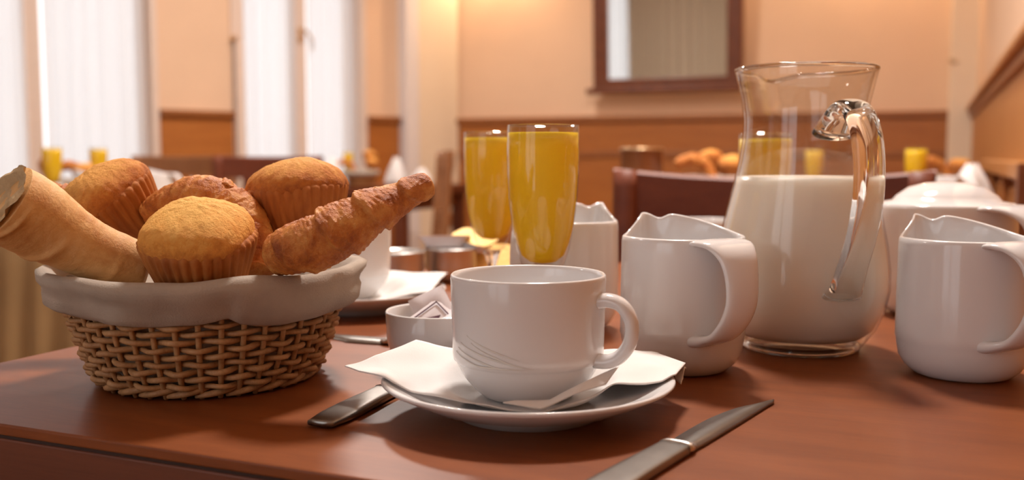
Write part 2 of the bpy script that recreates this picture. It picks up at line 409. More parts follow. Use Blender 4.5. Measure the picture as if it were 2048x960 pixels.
def window_handle(wr, s, z):
    h = wbox('window_handle', s - 0.012, s + 0.012, -0.05, -0.035, z - 0.04, z + 0.04, 'brass', wr, 0.003)
    pts = [WM @ Vector(p) for p in ((s, -0.04, z + 0.02), (s, -0.005, z + 0.025), (s - 0.02, 0.005, z + 0.01), (s - 0.045, 0.008, z - 0.03), (s - 0.045, 0.008, z - 0.085))]
    sweep('lever', crom(pts, 18), None, 0.007, 'brass', h, 8)
wr2, mid2 = french_window('window_1', S2a, S2b, (s_px(625), s_px(597)), True)
window_handle(wr2, mid2, 1.56)
sheer_curtain(S2a + 0.05, s_px(622), 'white sheer curtain on the far window leaf, beside the narrow wood-panelled pier')
sheer_curtain(s_px(600), s_px(487), 'white sheer curtain beside the dark hanging pull cord')
wr1, mid1 = french_window('window_2', S1a, S1b, (s_px(95), s_px(62)), True)
window_handle(wr1, mid1, 1.78)
sheer_curtain(S1a + 0.05, s_px(97), 'wide white sheer curtain beside the broad pier with a wood panel')
sheer_curtain(s_px(60), S1b - 0.09, 'white sheer curtain beyond the window mullion, farthest from the mirror')
cb = wbox('pull_cord', s_px(466) - 0.004, s_px(466) + 0.004, 0.028, 0.036, 0.75, 1.50, 'dark_cord')
tag(cb, 'thin dark pull cord hanging against the window casing', 'cord')
k = wbox('cord_knob', s_px(466) - 0.014, s_px(466) + 0.014, 0.018, 0.046, 1.49, 1.515, 'brass', cb, 0.004)
NM = Matrix(((1, 0, 0, 0), (0, 1, 0, YN), (0, 0, 1, 0), (0, 0, 0, 1)))
sheer_curtain(NX0 + 0.05, NX1 - 0.05, 'long white sheer curtain over the window opposite the mirror', NZ0 + 0.02, NM, 0.05, 160, 0.02)
# heavier cream side drape beside it, also seen in the mirror
vs, fs = [], []
for i in range(241):
    t = i / 240
    for z in (0.1, 2.6): vs.append((NX1 - 0.06 + 1.60 * t, YN + 0.11 + 0.03 * math.sin(t * 90 + 3 * math.sin(t * 7)), z))
for i in range(240): q = 2 * i; fs.append((q, q + 2, q + 3, q + 1))
dr = mesh_obj('drape', vs, fs, 'drape_cloth', fix=False); tag(dr, 'heavy cream drape beside the window opposite the mirror', 'curtain')

# ------------------------------------------------------------------ lamps (above the frame)
def sconce(x, label, power):
    r = thing('wall_sconce', label, 'lamp', (x, YB, 2.12), 0, 'brass sconces along the mirror wall')
    box('backplate', (-0.05, -0.02, -0.09), (0.05, 0.005, 0.09), 'brass', r, 0.006)
    sweep('arm', crom([(0, -0.01, -0.03), (0, -0.07, -0.06), (0, -0.13, -0.03), (0, -0.14, 0.02)], 14), (1, 0, 0), 0.008, 'brass', r, 8)
    sh = lathe('lamp_shade', [(0.085, -0.03), (0.075, 0.05), (0.062, 0.13), (0.060, 0.13), (0.073, 0.05), (0.083, -0.03), (0.085, -0.03)], 'wall_cream', r, 32)
    sh.location = (0, -0.14, 0.03)
    ld = bpy.data.lights.new('sconce_bulb', 'POINT'); ld.energy = power; ld.color = LAMP_WARM; ld.shadow_soft_size = 0.035
    lo = bpy.data.objects.new('sconce_bulb', ld); COL.objects.link(lo); lo.parent = r; lo.location = (0, -0.14, 0.04)
    return r
for x, wh_ in ((-2.40, 'beside the pale pilaster'), (-1.28, 'above the mirror'), (-0.35, 'near the corner post')): sconce(x, 'brass wall sconce with cream shade ' + wh_, 17)
def ceiling_lamp(x, y, label, power):
    r = thing('ceiling_lamp', label, 'lamp', (x, y, CZ), 0, 'round ceiling lamps')
    lathe('canopy', [(0, 0.002), (0.20, 0.002), (0.205, -0.03), (0.19, -0.045), (0, -0.045)], 'brass', r, 48)
    lathe('diffuser', [(0.185, -0.04), (0.17, -0.075), (0.11, -0.10), (0, -0.11)], 'lamp_diffuser', r, 48)
    ld = bpy.data.lights.new('lamp_light', 'AREA'); ld.shape = 'DISK'; ld.size = 0.34; ld.energy = power; ld.color = LAMP_SOFT
    lo = bpy.data.objects.new('lamp_light', ld); COL.objects.link(lo); lo.parent = r; lo.location = (0, 0, -0.12)
ceiling_lamp(-0.50, 1.60, 'round ceiling lamp above the table with the milk pitcher', 62)
ceiling_lamp(-2.0, 3.3, 'round ceiling lamp above the tables by the windows', 44)
ceiling_lamp(-3.2, 0.2, 'round ceiling lamp over the cloth-covered table', 9)

# ------------------------------------------------------------------ mirror
ml, mr_ = on_h, None
mp0 = at_d(1196, 100, 5.6); 
def back_x(px):
    d = ray(px, 150); return CAM.x + d.x * (YB - 0.05) / d.y
def back_z(py, px=1340):
    d = ray(px, py); return CAM.z + d.z * (YB - 0.05) / d.y
X0, X1, ZB = back_x(1194), back_x(1489), back_z(186)
mir = thing('wall_mirror', 'tall mirror in a dark brown wooden frame on the wall', 'mirror', (0, YB - 0.03, 0))
fw = 0.085; ZT = 2.35
box('frame_side', (X0, -0.045, ZB + 0.02), (X0 + fw, 0, ZT), 'frame_wood', mir, 0.010)
box('frame_side', (X1 - fw, -0.045, ZB + 0.02), (X1, 0, ZT), 'frame_wood', mir, 0.010)
box('frame_top', (X0, -0.046, ZT - fw), (X1, 0, ZT + 0.01), 'frame_wood', mir, 0.010)
box('frame_bottom', (X0, -0.046, ZB + 0.02), (X1, 0, ZB + fw), 'frame_wood', mir, 0.010)
box('frame_ledge', (X0 - 0.03, -0.09, ZB), (X1 + 0.02, 0, ZB + 0.035), 'frame_wood', mir, 0.008)
mir.rotation_euler = (0, 0, 0)
box('mirror_glass', (X0 + fw - 0.02, -0.02, ZB + 0.05), (X1 - fw + 0.02, -0.012, ZT - 0.04), 'mirror_silver', mir)
_tilt = Matrix.Translation((0, -0.045, ZB)) @ Matrix.Rotation(math.radians(3.2), 4, 'X') @ Matrix.Translation((0, 0.0, -ZB))
for o in [x for x in bpy.data.objects if x.parent == mir]: o.data.transform(_tilt)   # hangs tilted, its top leaning out from the wall

# ------------------------------------------------------------------ tables
def table(label, x0, x1, y0, y1, edge=0.045, apron=True, cat='table', slab='table_wood'):
    r = thing('dining_table', label, cat, ((x0 + x1) / 2, (y0 + y1) / 2, 0))
    hx, hy = (x1 - x0) / 2, (y1 - y0) / 2
    box('table_top', (-hx, -hy, TT - 0.006), (hx, hy, TT), slab, r, 0.0012)
    box('core_joint', (-hx + 0.0008, -hy + 0.0008, TT - 0.0078), (hx - 0.0008, hy - 0.0008, TT - 0.006), 'dark_gap', r)
    box('edge_band', (-hx, -hy, TT - edge), (hx, hy, TT - 0.0075), 'edge_wood', r, 0.0012)
    for sx in (-1, 1):
        box('apron', (sx * (hx - 0.06) - 0.011, -hy + 0.05, TT - edge - 0.07), (sx * (hx - 0.06) + 0.011, hy - 0.05, TT - edge), 'edge_wood', r, 0.002)
        for sy in (-1, 1):
            box('leg', (sx * (hx - 0.06) - 0.028, sy * (hy - 0.06) - 0.028, 0), (sx * (hx - 0.06) + 0.028, sy * (hy - 0.06) + 0.028, TT - edge), 'edge_wood', r, 0.004)
    for sy in (-1, 1):
        box('apron', (-hx + 0.05, sy * (hy - 0.06) - 0.011, TT - edge - 0.07), (hx - 0.05, sy * (hy - 0.06) + 0.011, TT - edge), 'edge_wood', r, 0.002)
    return r
pf = on_h(370, 904, TT); pl = on_h(80, 707.5, TT)
TY0, TX0, TX1, TY1 = pf.y, pl.x, 0.172, 1.24
table('reddish brown table carrying the bread basket, milk pitcher and cup', TX0, TX1, TY0, TY1, 0.065)
table('brown table beside the wall, beyond the dark panel-back chair', -0.62, 0.14, 1.98, 3.02)
table('brown table under a beige cloth near the window', -2.66, -1.88, 1.78, 2.48)
T4 = spot(745, 4.9)
table('far brown table by the narrow panelled pier', T4.x - 0.42, T4.x + 0.36, T4.y - 0.30, T4.y + 0.42)

# ------------------------------------------------------------------ chairs
def chair(label, loc, rz, mat='chair_wood', top=0.872, dip=0.014, deep=0.085, wd=0.455, group=None):
    """faces local -Y: the backrest stands at local y = 0"""
    r = thing('dining_chair', label, 'chair', loc, rz, group)
    hw = wd / 2
    for s in (-1, 1):
        sweep('leg', crom([(s * (hw - 0.02), 0.05, 0), (s * (hw - 0.02), -0.005, 0.44), (s * (hw - 0.02), 0.0, 0.65), (s * (hw - 0.018), 0.018, top - 0.004)], 18), (1, 0, 0),
              [(0.017, 0.020)] * 18, mat, r, 12, 5)
        box('leg', (s * (hw - 0.02) - 0.018, -0.42, 0), (s * (hw - 0.02) + 0.018, -0.384, 0.44), mat, r, 0.004)
        box('seat_rail', (s * (hw - 0.02) - 0.011, -0.40, 0.39), (s * (hw - 0.02) + 0.011, 0, 0.44), mat, r, 0.003)
        box('stretcher', (s * (hw - 0.02) - 0.008, -0.40, 0.18), (s * (hw - 0.02) + 0.008, 0.01, 0.205), mat, r, 0.003)
    box('seat', (-hw, -0.43, 0.44), (hw, 0.012, 0.468), mat, r, 0.009, 3)
    # curved crest panel: its top dips towards the middle
    def crest(name, z_top, z_bot, dp, ystart):
        vs, fs, n = [], [], 32
        for i in range(n + 1):
            t = -1 + 2 * i / n; x = hw * t; y = ystart + 0.028 * (1 - t * t); zt = z_top - dp * (1 - t * t)
            for yy, z in ((y - 0.010, z_bot), (y + 0.012, z_bot), (y + 0.016, zt - 0.004), (y + 0.011, zt), (y - 0.004, zt), (y - 0.009, zt - 0.004)): vs.append((x, yy, z))
        for i in range(n):
            for j in range(6): a, b2 = i * 6 + j, i * 6 + (j + 1) % 6; fs.append((a, b2, b2 + 6, a + 6))
        fs.append(tuple(range(6))); fs.append(tuple(range(n * 6, n * 6 + 6)))
        mesh_obj(name, vs, fs, mat, r, smooth=False)
    crest('crest_rail', top, top - deep, dip, 0.012)
    crest('lower_rail', 0.66, 0.60, 0.0, 0.0)
    for x in (-0.09, 0.09): box('back_slat', (x - 0.02, 0.018, 0.64), (x + 0.02, 0.03, top - deep + 0.01), mat, r, 0.003)
    return r
chair('dark red-brown chair drawn up to the table with the milk pitcher', (-0.222, 1.44, 0), 0)
c = spot(540, 3.72, 0); chair('dark brown chair against the beige cloth-covered table', c, math.radians(8), dip=0.004, top=0.893)
c = spot(372, 4.1, 0); chair('mid brown chair beneath the broad panelled pier', c, math.radians(12), 'chair_oak', 0.895, 0.004)
c = spot(884, 4.15, 0); chair('oak brown chair standing beside the far table, seen past the juice glasses', c, math.radians(-58), 'chair_oak', 0.915, 0.0, 0.08, 0.44)

# beige tablecloth on the window table
def cloth(x0, x1, y0, y1, drop, label):
    cx, cy = (x0 + x1) / 2, (y0 + y1) / 2; hx, hy = (x1 - x0) / 2 + 0.006, (y1 - y0) / 2 + 0.006
    N = 240; P = []
    per = 4 * (hx + hy)
    for i in range(N):
        t = i / N * per
        if t < 2 * hx: p = (-hx + t, -hy, 0, -1)
        elif t < 2 * hx + 2 * hy: p = (hx, -hy + t - 2 * hx, 1, 0)
        elif t < 4 * hx + 2 * hy: p = (hx - (t - 2 * hx - 2 * hy), hy, 0, 1)
        else: p = (-hx, hy - (t - 4 * hx - 2 * hy), -1, 0)
        P.append(p)
    vs, fs = [Vector((0, 0, TT + 0.003))], []
    for j, (z, o) in enumerate(((TT + 0.003, -0.004), (TT - 0.004, 0.002), (TT - 0.15, 0.012), (TT - 0.35, 0.022), (TT - drop, 0.03))):
        for i, p in enumerate(P):
            wv = 0.5 + 0.5 * math.sin(i / N * 2 * PI * 20 + 2 * math.sin(i / N * 2 * PI * 5)); q = o * (0.6 + 0.9 * wv) if j > 1 else o
            vs.append(Vector((p[0] + p[2] * q, p[1] + p[3] * q, z)))
    for i in range(N): fs.append((0, 1 + i, 1 + (i + 1) % N))
    for j in range(4):
        for i in range(N): a = 1 + j * N; fs.append((a + i, a + (i + 1) % N, a + N + (i + 1) % N, a + N + i))
    o = mesh_obj('tablecloth', vs, fs, 'beige_cloth'); o.location = (cx, cy, 0)
    tag(o, label, 'tablecloth')
cloth(-2.66, -1.88, 1.78, 2.48, 0.60, 'beige tablecloth hanging in folds on the table by the window')

# ------------------------------------------------------------------ crockery builders
def make_cup(label, loc, beta, group=None, relief=True):
    r = thing('coffee_cup', label, 'cup', loc, 0, group)
    P = [(0, 0.001), (0.020, 0.001), (0.0225, 0), (0.0255, 0.0015), (0.0300, 0.0055), (0.0350, 0.0115), (0.0382, 0.0172), (0.0392, 0.0195), (0.0398, 0.0206), (0.0408, 0.0214),
         (0.0412, 0.024), (0.0415, 0.035), (0.0418, 0.050), (0.0422, 0.0650), (0.0421, 0.0667), (0.0414, 0.0674), (0.0404, 0.0669), (0.0399, 0.0647), (0.0394, 0.048), (0.0388, 0.026), (0.036, 0.014), (0.026, 0.006), (0, 0.0045)]
    lathe('bowl', P, 'porcelain', r, 96)
    az = toward(loc, 90 - 24)
    hd = sweep('handle', crom([(0.0405, 0, 0.0545), (0.0470, 0, 0.0552), (0.0540, 0, 0.0525), (0.0588, 0, 0.0445), (0.0582, 0, 0.0340), (0.0530, 0, 0.0262), (0.0465, 0, 0.0228), (0.0395, 0, 0.0225)], 40), (0, 1, 0),
               [(0.0062 - 0.0012 * math.sin(PI * i / 39), 0.0040 - 0.0004 * math.sin(PI * i / 39)) for i in range(40)], 'porcelain', r, 20)
    hd.rotation_euler = (0, 0, az)
    if relief:                              # embossed sweeping strokes low on the side
        a0 = toward(loc, 0)
        for j, (d0, dz, ln) in enumerate(((-58, 0.0335, 62), (-62, 0.0305, 60), (-50, 0.0380, 44), (-66, 0.028, 66), (-45, 0.0345, 40))):
            pts = []
            for i in range(24):
                t = i / 23; a = a0 + math.radians(d0 + ln * t); z = dz - 0.0105 * t ** 0.8
                pts.append((0.04165 * math.cos(a), 0.04165 * math.sin(a), max(z, 0.0228)))
            sweep('relief_stroke', pts, (0, 0, 1), [(0.00040 * math.sin(PI * (i + 0.5) / 24) + 0.00005, 0.00016) for i in range(24)], 'relief_grey', r, 6)
    return r
def make_saucer(label, loc, group=None):
    r = lathe('saucer', [(0, 0.004), (0.030, 0.004), (0.036, 0.0), (0.040, 0.0), (0.043, 0.0035), (0.060, 0.0085), (0.0785, 0.0178), (0.0800, 0.0192), (0.0795, 0.0203), (0.0780, 0.0203), (0.060, 0.0118), (0.044, 0.0072), (0.030, 0.0065), (0.026, 0.0078), (0, 0.0078)], 'porcelain', None, 96)
    r.location = loc; tag(r, label, 'saucer', group); return r
def make_creamer(label, loc, beta, scale=1.0, lid=False, mark=False, mirror=1):
    """body with a wavy lip; the strap handle flows out of the rim. local +X = handle, -X = spout"""
    r = thing('teapot' if lid else 'milk_jug', label, 'teapot' if lid else 'jug', loc, toward(loc, beta)); r.scale = (scale, scale, 1.12 if lid else scale)
    out = [(0.0, 0.0008), (0.024, 0.0008), (0.0265, 0.0), (0.0300, 0.0016), (0.0350, 0.0060), (0.0385, 0.0120), (0.0400, 0.0200), (0.0403, 0.0226), (0.0409, 0.0242), (0.0408, 0.0290), (0.0408, 0.0450), (0.0406, 0.0600), (0.0405, 0.0700), (0.0404, 0.0780), (0.0403, 0.0850), (0.0398, 0.0878), (0.0388, 0.0888), (0.0378, 0.0878)]
    inn = [(0.0374, 0.0840), (0.0374, 0.0760), (0.0374, 0.060), (0.0374, 0.030), (0.034, 0.012), (0.022, 0.006), (0, 0.005)]
    def wave(a):                            # extra rim height
        d = abs(((a - PI + PI) % (2 * PI)) - PI)      # 0 at spout
        sd = d if math.sin(a) * mirror > 0 else -d      # the lip falls off slowly on one side, quickly on the other
        fall = (1 - sstep(0.10, 1.95, sd)) if sd > 0 else (1 - sstep(0.10, 0.85, -sd))
        return 0.0 if lid else 0.0125 * fall * (1 - 0.30 * math.exp(-((sd - 0.17) / 0.11) ** 2))
    def fn(rr, z, a, i):
        d = abs(((a - PI + PI) % (2 * PI)) - PI)
        k = sstep(0.045, 0.088, z)
        if rr > 0:
            rr += (0.0 if lid else 0.0085) * math.exp(-(d / 0.20) ** 2) * k ** 1.5 - (0 if lid else 0.0012) * math.exp(-((d - 0.45) / 0.2) ** 2) * k
        return (rr * math.cos(a), rr * math.sin(a), z + wave(a) * k)
    lathe('body', out + inn, 'porcelain', r, 128, fn)
    path = crom([(0.0345, 0, 0.0858), (0.0420, 0, 0.0868), (0.0520, 0, 0.0850), (0.0600, 0, 0.0780), (0.0640, 0, 0.0660), (0.0640, 0, 0.0520), (0.0600, -0.002 * mirror, 0.0400), (0.0520, -0.005 * mirror, 0.0305), (0.0420, -0.010 * mirror, 0.0262), (0.0310, -0.013 * mirror, 0.0245)], 48)
    wid = [q[0] for q in crom([(0.0185,), (0.0205,), (0.0172,), (0.0135,), (0.0116,), (0.0110,), (0.0105,), (0.0098,), (0.0085,), (0.007,)], 48)]
    sweep('handle', path, (0, 1, 0), [(wd, 0.0026 + 0.0006 * math.sin(PI * i / 47) + 0.0016 * sstep(38, 47, i)) for i, wd in enumerate(wid)], 'porcelain', r, 24, 2.6)
    if mark:
        mk = lathe('maroon_mark', [(0.0, 0.0004), (0.0035, 0.0004), (0.0038, 0.0)], 'maroon_ink', r, 20)
        mk.location = (0.0575, -0.002, 0.0826); mk.rotation_euler = (0, math.radians(38), 0); mk.scale = (1.0, 1.6, 1)
    if lid:
        ld = lathe('lid', [(0.0388, 0.0868), (0.0365, 0.0895), (0.0315, 0.0905), (0.0290, 0.0945), (0.022, 0.1010), (0.012, 0.1045), (0, 0.1056)], 'porcelain', r, 64)
        sweep('spout', crom([(-0.036, 0, 0.050), (-0.048, 0, 0.060), (-0.055, 0, 0.078), (-0.064, 0, 0.096)], 20), (0, 1, 0), [(0.014 - 0.008 * i / 19, 0.012 - 0.007 * i / 19) for i in range(20)], 'porcelain', r, 20)
    return r
def make_flute(label, loc, group=None):
    r = thing('juice_flute', label, 'glass', loc, 0, group)
    bowl = [(0.0, 0.0505), (0.0060, 0.0525), (0.0115, 0.0575), (0.0155, 0.0645), (0.0190, 0.0760), (0.0218, 0.0900), (0.0240, 0.1080), (0.0252, 0.1280), (0.0255, 0.1440), (0.0251, 0.1612), (0.0248, 0.1620),
            (0.0243, 0.1612), (0.0246, 0.1440), (0.0243, 0.1280), (0.0231, 0.1080), (0.0209, 0.0900), (0.0181, 0.0790), (0.0146, 0.0705), (0.0090, 0.0660), (0, 0.0645)]
    lathe('bowl', bowl, 'clear_glass', r, 64)
    lathe('stem', [(0, 0), (0.028, 0.0), (0.0285, 0.0012), (0.020, 0.0032), (0.0085, 0.0065), (0.0042, 0.012), (0.0036, 0.028), (0.0042, 0.042), (0.0065, 0.0500), (0.0085, 0.0542), (0, 0.0535)], 'solid_glass', r, 40)
    e = 0.00035
    lathe('juice', [(0, 0.0643), (0.0090 + e, 0.0658), (0.0146 + e, 0.0703), (0.0181 + e, 0.0790), (0.0209 + e, 0.0900), (0.0231 + e, 0.1080), (0.0243 + e, 0.1280), (0.0246 + e, 0.1440), (0.0244 + e, 0.1566), (0.0236, 0.1560), (0, 0.1558)], 'orange_juice', r, 64)
    return r

# ------------------------------------------------------------------ the cup in front, its saucer and napkin
CP = spot(1056, 0.528)
make_saucer('white saucer under the coffee cup in front of the milk jugs', CP)
make_cup('white coffee cup with embossed strokes standing on a napkin', CP + Vector((0, 0, 0.0095)), 0)
def V(px, py, Z): return at_d(px, py, Z)
def sau(p, c=None):                                  # keep the paper just above the saucer's surface
    c = c or CP; d = math.hypot(p.x - c.x, p.y - c.y)
    prof = [(0, 0.0084), (0.03, 0.0080), (0.044, 0.0086), (0.060, 0.0132), (0.078, 0.0218), (0.081, 0.0222), (0.12, 0.0222)]
    for (a, za), (c_, zc) in zip(prof, prof[1:]):
        if a <= d <= c_: zmin = za + (zc - za) * (d - a) / (c_ - a); break
    else: zmin = 0.0222
    k = sstep(0.030, 0.052, d); lo = TT + zmin + 0.0006
    p.z = lo + (max(p.z, lo) - lo) * k
    return p
nap = thing('paper_napkin', 'folded white paper napkin spread beneath the front coffee cup', 'napkin', CP)
def under(o, root):                          # build in world space, then hang under root
    o.parent = root; o.matrix_parent_inverse = Matrix.Translation(root.location).inverted(); return o
A = [V(690, 735, 0.535), V(770, 765, 0.515), V(850, 792, 0.502), V(930, 803, 0.492), V(1010, 811, 0.487), V(1085, 816, 0.485)]
B = [V(694, 731, 0.540), V(760, 712, 0.552), V(832, 683, 0.575), V(905, 700, 0.572), V(1000, 700, 0.572), V(1130, 700, 0.570)]
under(loft('napkin_sheet', A, B, 'paper', None, 56, 22, 0.0022, 0.0007, 0.0, 45, sau), nap)
A = [V(1010, 812, 0.487), V(1085, 818, 0.484), V(1160, 794, 0.494), V(1225, 768, 0.508), V(1290, 768, 0.512), V(1352, 762, 0.520)]
B = [V(1060, 700, 0.580), V(1130, 698, 0.588), V(1190, 698, 0.590), V(1250, 700, 0.588), V(1315, 706, 0.576), V(1371, 737, 0.548)]
under(loft('napkin_sheet', A, B, 'paper', None, 56, 22, 0.002, 0.0007, 0.0, 45, sau), nap)
A = [V(1006, 806, 0.482), V(1080, 817, 0.480), V(1150, 790, 0.488), V(1212, 770, 0.497)]
B = [V(1030, 802, 0.486), V(1100, 800, 0.488), V(1170, 765, 0.496), V(1238, 733, 0.512)]
under(loft('napkin_fold', A, B, 'paper', None, 40, 10, 0.0008, 0.0007, 0.0, 45), nap)
A = [V(1330, 712, 0.566), V(1355, 726, 0.556), V(1372, 738, 0.547)]
B = [V(1352, 762, 0.545), V(1362, 770, 0.541), V(1366, 758, 0.543)]
under(loft('napkin_fold', A, B, 'paper', None, 20, 10, 0.0006, 0.0007, -0.003, 45), nap)

# ------------------------------------------------------------------ milk jugs, pitcher, teapot, flutes
make_creamer('white milk jug between the coffee cup and the milk pitcher', spot(1363, 0.640), 33)
make_creamer('white milk jug with a tiny maroon mark, beside the wall', spot(1922, 0.622), 40, mark=True)
make_creamer('white milk jug standing behind the front juice glass', spot(1136, 0.795), -33, mirror=-1)
make_creamer('large white teapot with a low domed lid behind the milk pitcher', spot(1884, 0.86), 52, 1.42, lid=True)
make_flute('full orange juice flute just behind the front coffee cup', spot(1085, 0.690))
make_flute('orange juice flute beside the steel butter pots', spot(984, 0.890))
make_flute('orange juice flute standing directly behind the milk pitcher', spot(1524, 0.95))
fc = spot(1412, 1.13); make_cup('white coffee cup beyond the jugs, left of the pitcher, without saucer', fc, 0, relief=False).rotation_euler = (0, 0, 2.6)

PT = spot(1598, 0.712)
pit = thing('milk_pitcher', 'clear glass pitcher half full of milk', 'pitcher', PT, toward(PT, 26)); pit.scale = (0.975, 0.975, 0.995)
pout = [(0, 0.0012), (0.036, 0.0012), (0.0405, 0.0), (0.0432, 0.0014), (0.0468, 0.0060), (0.0545, 0.0160), (0.0605, 0.0300), (0.0636, 0.0450), (0.0634, 0.0600), (0.0606, 0.0800), (0.0562, 0.1000), (0.0512, 0.1200), (0.0470, 0.1380), (0.0447, 0.1540), (0.0443, 0.1660), (0.0458, 0.1800), (0.0488, 0.1930), (0.0512, 0.2025), (0.0508, 0.2040)]
pin = [(r - 0.0024, z) for r, z in reversed(pout[6:-1])] + [(0.0515, 0.0160), (0.0440, 0.0105), (0.030, 0.0090), (0, 0.0090)]
def pfn(r, z, a, i):                         # the lip: drawn out and down opposite the handle
    d = abs((a % (2 * PI)) - PI); k = sstep(0.165, 0.203, z)
    if r > 0: r += 0.011 * math.exp(-(d / 0.26) ** 2) * k
    return (r * math.cos(a), r * math.sin(a), z - 0.004 * math.exp(-(d / 0.22) ** 2) * k)
lathe('glass_body', pout + pin, 'clear_glass', pit, 96, pfn)
mk = [(0, 0.0088), (0.0305, 0.0088), (0.0444, 0.0103), (0.0519, 0.0158)] + [(r - 0.0020, z) for r, z in pout[7:12]] + [(0.0479, 0.1262), (0.0462, 0.1254), (0, 0.1252)]
mk[4:4] = [(0.0585, 0.0300)]
lathe('milk', mk, 'milk_white', pit, 96)
hp = crom([(0.0425, 0, 0.1560), (0.0500, 0, 0.1640), (0.0620, 0, 0.1720), (0.0760, 0, 0.1700), (0.0880, 0, 0.1560), (0.0935, 0, 0.1360), (0.0930, 0, 0.1120), (0.0860, 0, 0.0880), (0.0760, 0, 0.0680), (0.0690, 0, 0.0540), (0.0625, 0, 0.0460)], 60)
hr = crom([(0.0150, 0.007), (0.0125, 0.007), (0.0115, 0.0065), (0.0112, 0.0060), (0.0110, 0.0057), (0.0108, 0.0055), (0.0106, 0.0055), (0.0105, 0.0055), (0.0108, 0.0055), (0.0120, 0.005), (0.0145, 0.004)], 60)
sweep('handle', hp, (0, 1, 0), hr, 'solid_glass', pit, 24, 2.4)
sweep('rim', [Vector(pfn(0.0500, 0.2032, 2 * PI * i / 96, 0)) for i in range(96)], None, 0.0016, 'solid_glass', pit, 8, closed=True)
sweep('base_ring', [(0.0408 * math.cos(2 * PI * i / 64), 0.0408 * math.sin(2 * PI * i / 64), 0.0030) for i in range(64)], None, 0.0028, 'solid_glass', pit, 10, closed=True)

# ------------------------------------------------------------------ sugar bowl and packets
SB = spot(878, 0.645)
sb = lathe('sugar_bowl', [(0, 0.002), (0.022, 0.002), (0.024, 0), (0.027, 0.002), (0.0320, 0.010), (0.0345, 0.020), (0.0352, 0.0375), (0.0346, 0.0385), (0.0336, 0.0375), (0.0328, 0.020), (0.030, 0.012), (0.022, 0.0055), (0, 0.0050)], 'porcelain', None, 80)
sb.location = SB; tag(sb, 'small white bowl holding sugar packets', 'bowl')
def packet(label, loc, rot, L=0.052, W=0.026, printed=False):
    r = thing('sugar_packet', label, 'packet', loc, 0); r.rotation_mode = 'QUATERNION'; r.rotation_quaternion = (Matrix.Rotation(YAW + rot[2], 3, 'Z') @ Matrix.Rotation(rot[0], 3, 'X') @ Matrix.Rotation(rot[1], 3, 'Z')).to_quaternion()   # turned, leaned back, rolled
    vs, fs = [], []; nu, nv = 14, 10
    for side in (1, -1):
        for j in range(nv):
            for i in range(nu):
                u, v = -1 + 2 * i / (nu - 1), -1 + 2 * j / (nv - 1)
                hgt = 0.0028 * max(0, (1 - u ** 6) * (1 - v ** 4)) * side
                vs.append((u * L / 2, v * W / 2, hgt + 0.0005 * noise.noise(Vector((u * 3, v * 3, side)))))
    for s in (0, 1):
        for j in range(nv - 1):
            for i in range(nu - 1):
                k = s * nu * nv + j * nu + i; fs.append((k, k + 1, k + nu + 1, k + nu))
    slv = mesh_obj('paper_sleeve', vs, fs, 'packet_paper', r, fix=False)
    if printed:
        for lo, hi in (((-0.016, -0.0100, 0.0026), (0.018, -0.0093, 0.0034)), ((-0.016, 0.0093, 0.0024), (0.018, 0.0100, 0.0032)), ((0.0174, -0.010, 0.0026), (0.018, 0.010, 0.0034))):
            box('printed_line', lo, hi, 'packet_ink', slv)
        tri = [(0.000, -0.005), (0.013, 0.0), (0.000, 0.006), (0.004, 0.0005)]
        mesh_obj('printed_mark', [(x, y, 0.0036) for x, y in tri] + [(x, y, 0.0026) for x, y in tri], [(0, 1, 2, 3), (4, 5, 6, 7), (0, 1, 5, 4), (1, 2, 6, 5), (2, 3, 7, 6), (3, 0, 4, 7)], 'packet_ink', slv, smooth=False)
    return r
up = Vector((0, 0, 1)); vz = toward(SB, 0)
packet('white sugar packet with a dark printed frame and mark', SB + RT * -0.009 + up * 0.0255 + FH * 0.002, (math.radians(52), math.radians(38), 0.15), 0.046, printed=True)
packet('plain lilac-white sugar packet leaning upright in the bowl', SB + RT * -0.001 + up * 0.0285 + FH * 0.011, (math.radians(64), math.radians(118), -0.1), 0.046)
packet('plain white sugar packet lying flat in the bowl', SB + RT * 0.015 + up * 0.0300 + FH * 0.001, (math.radians(24), math.radians(75), 0.0), 0.046)

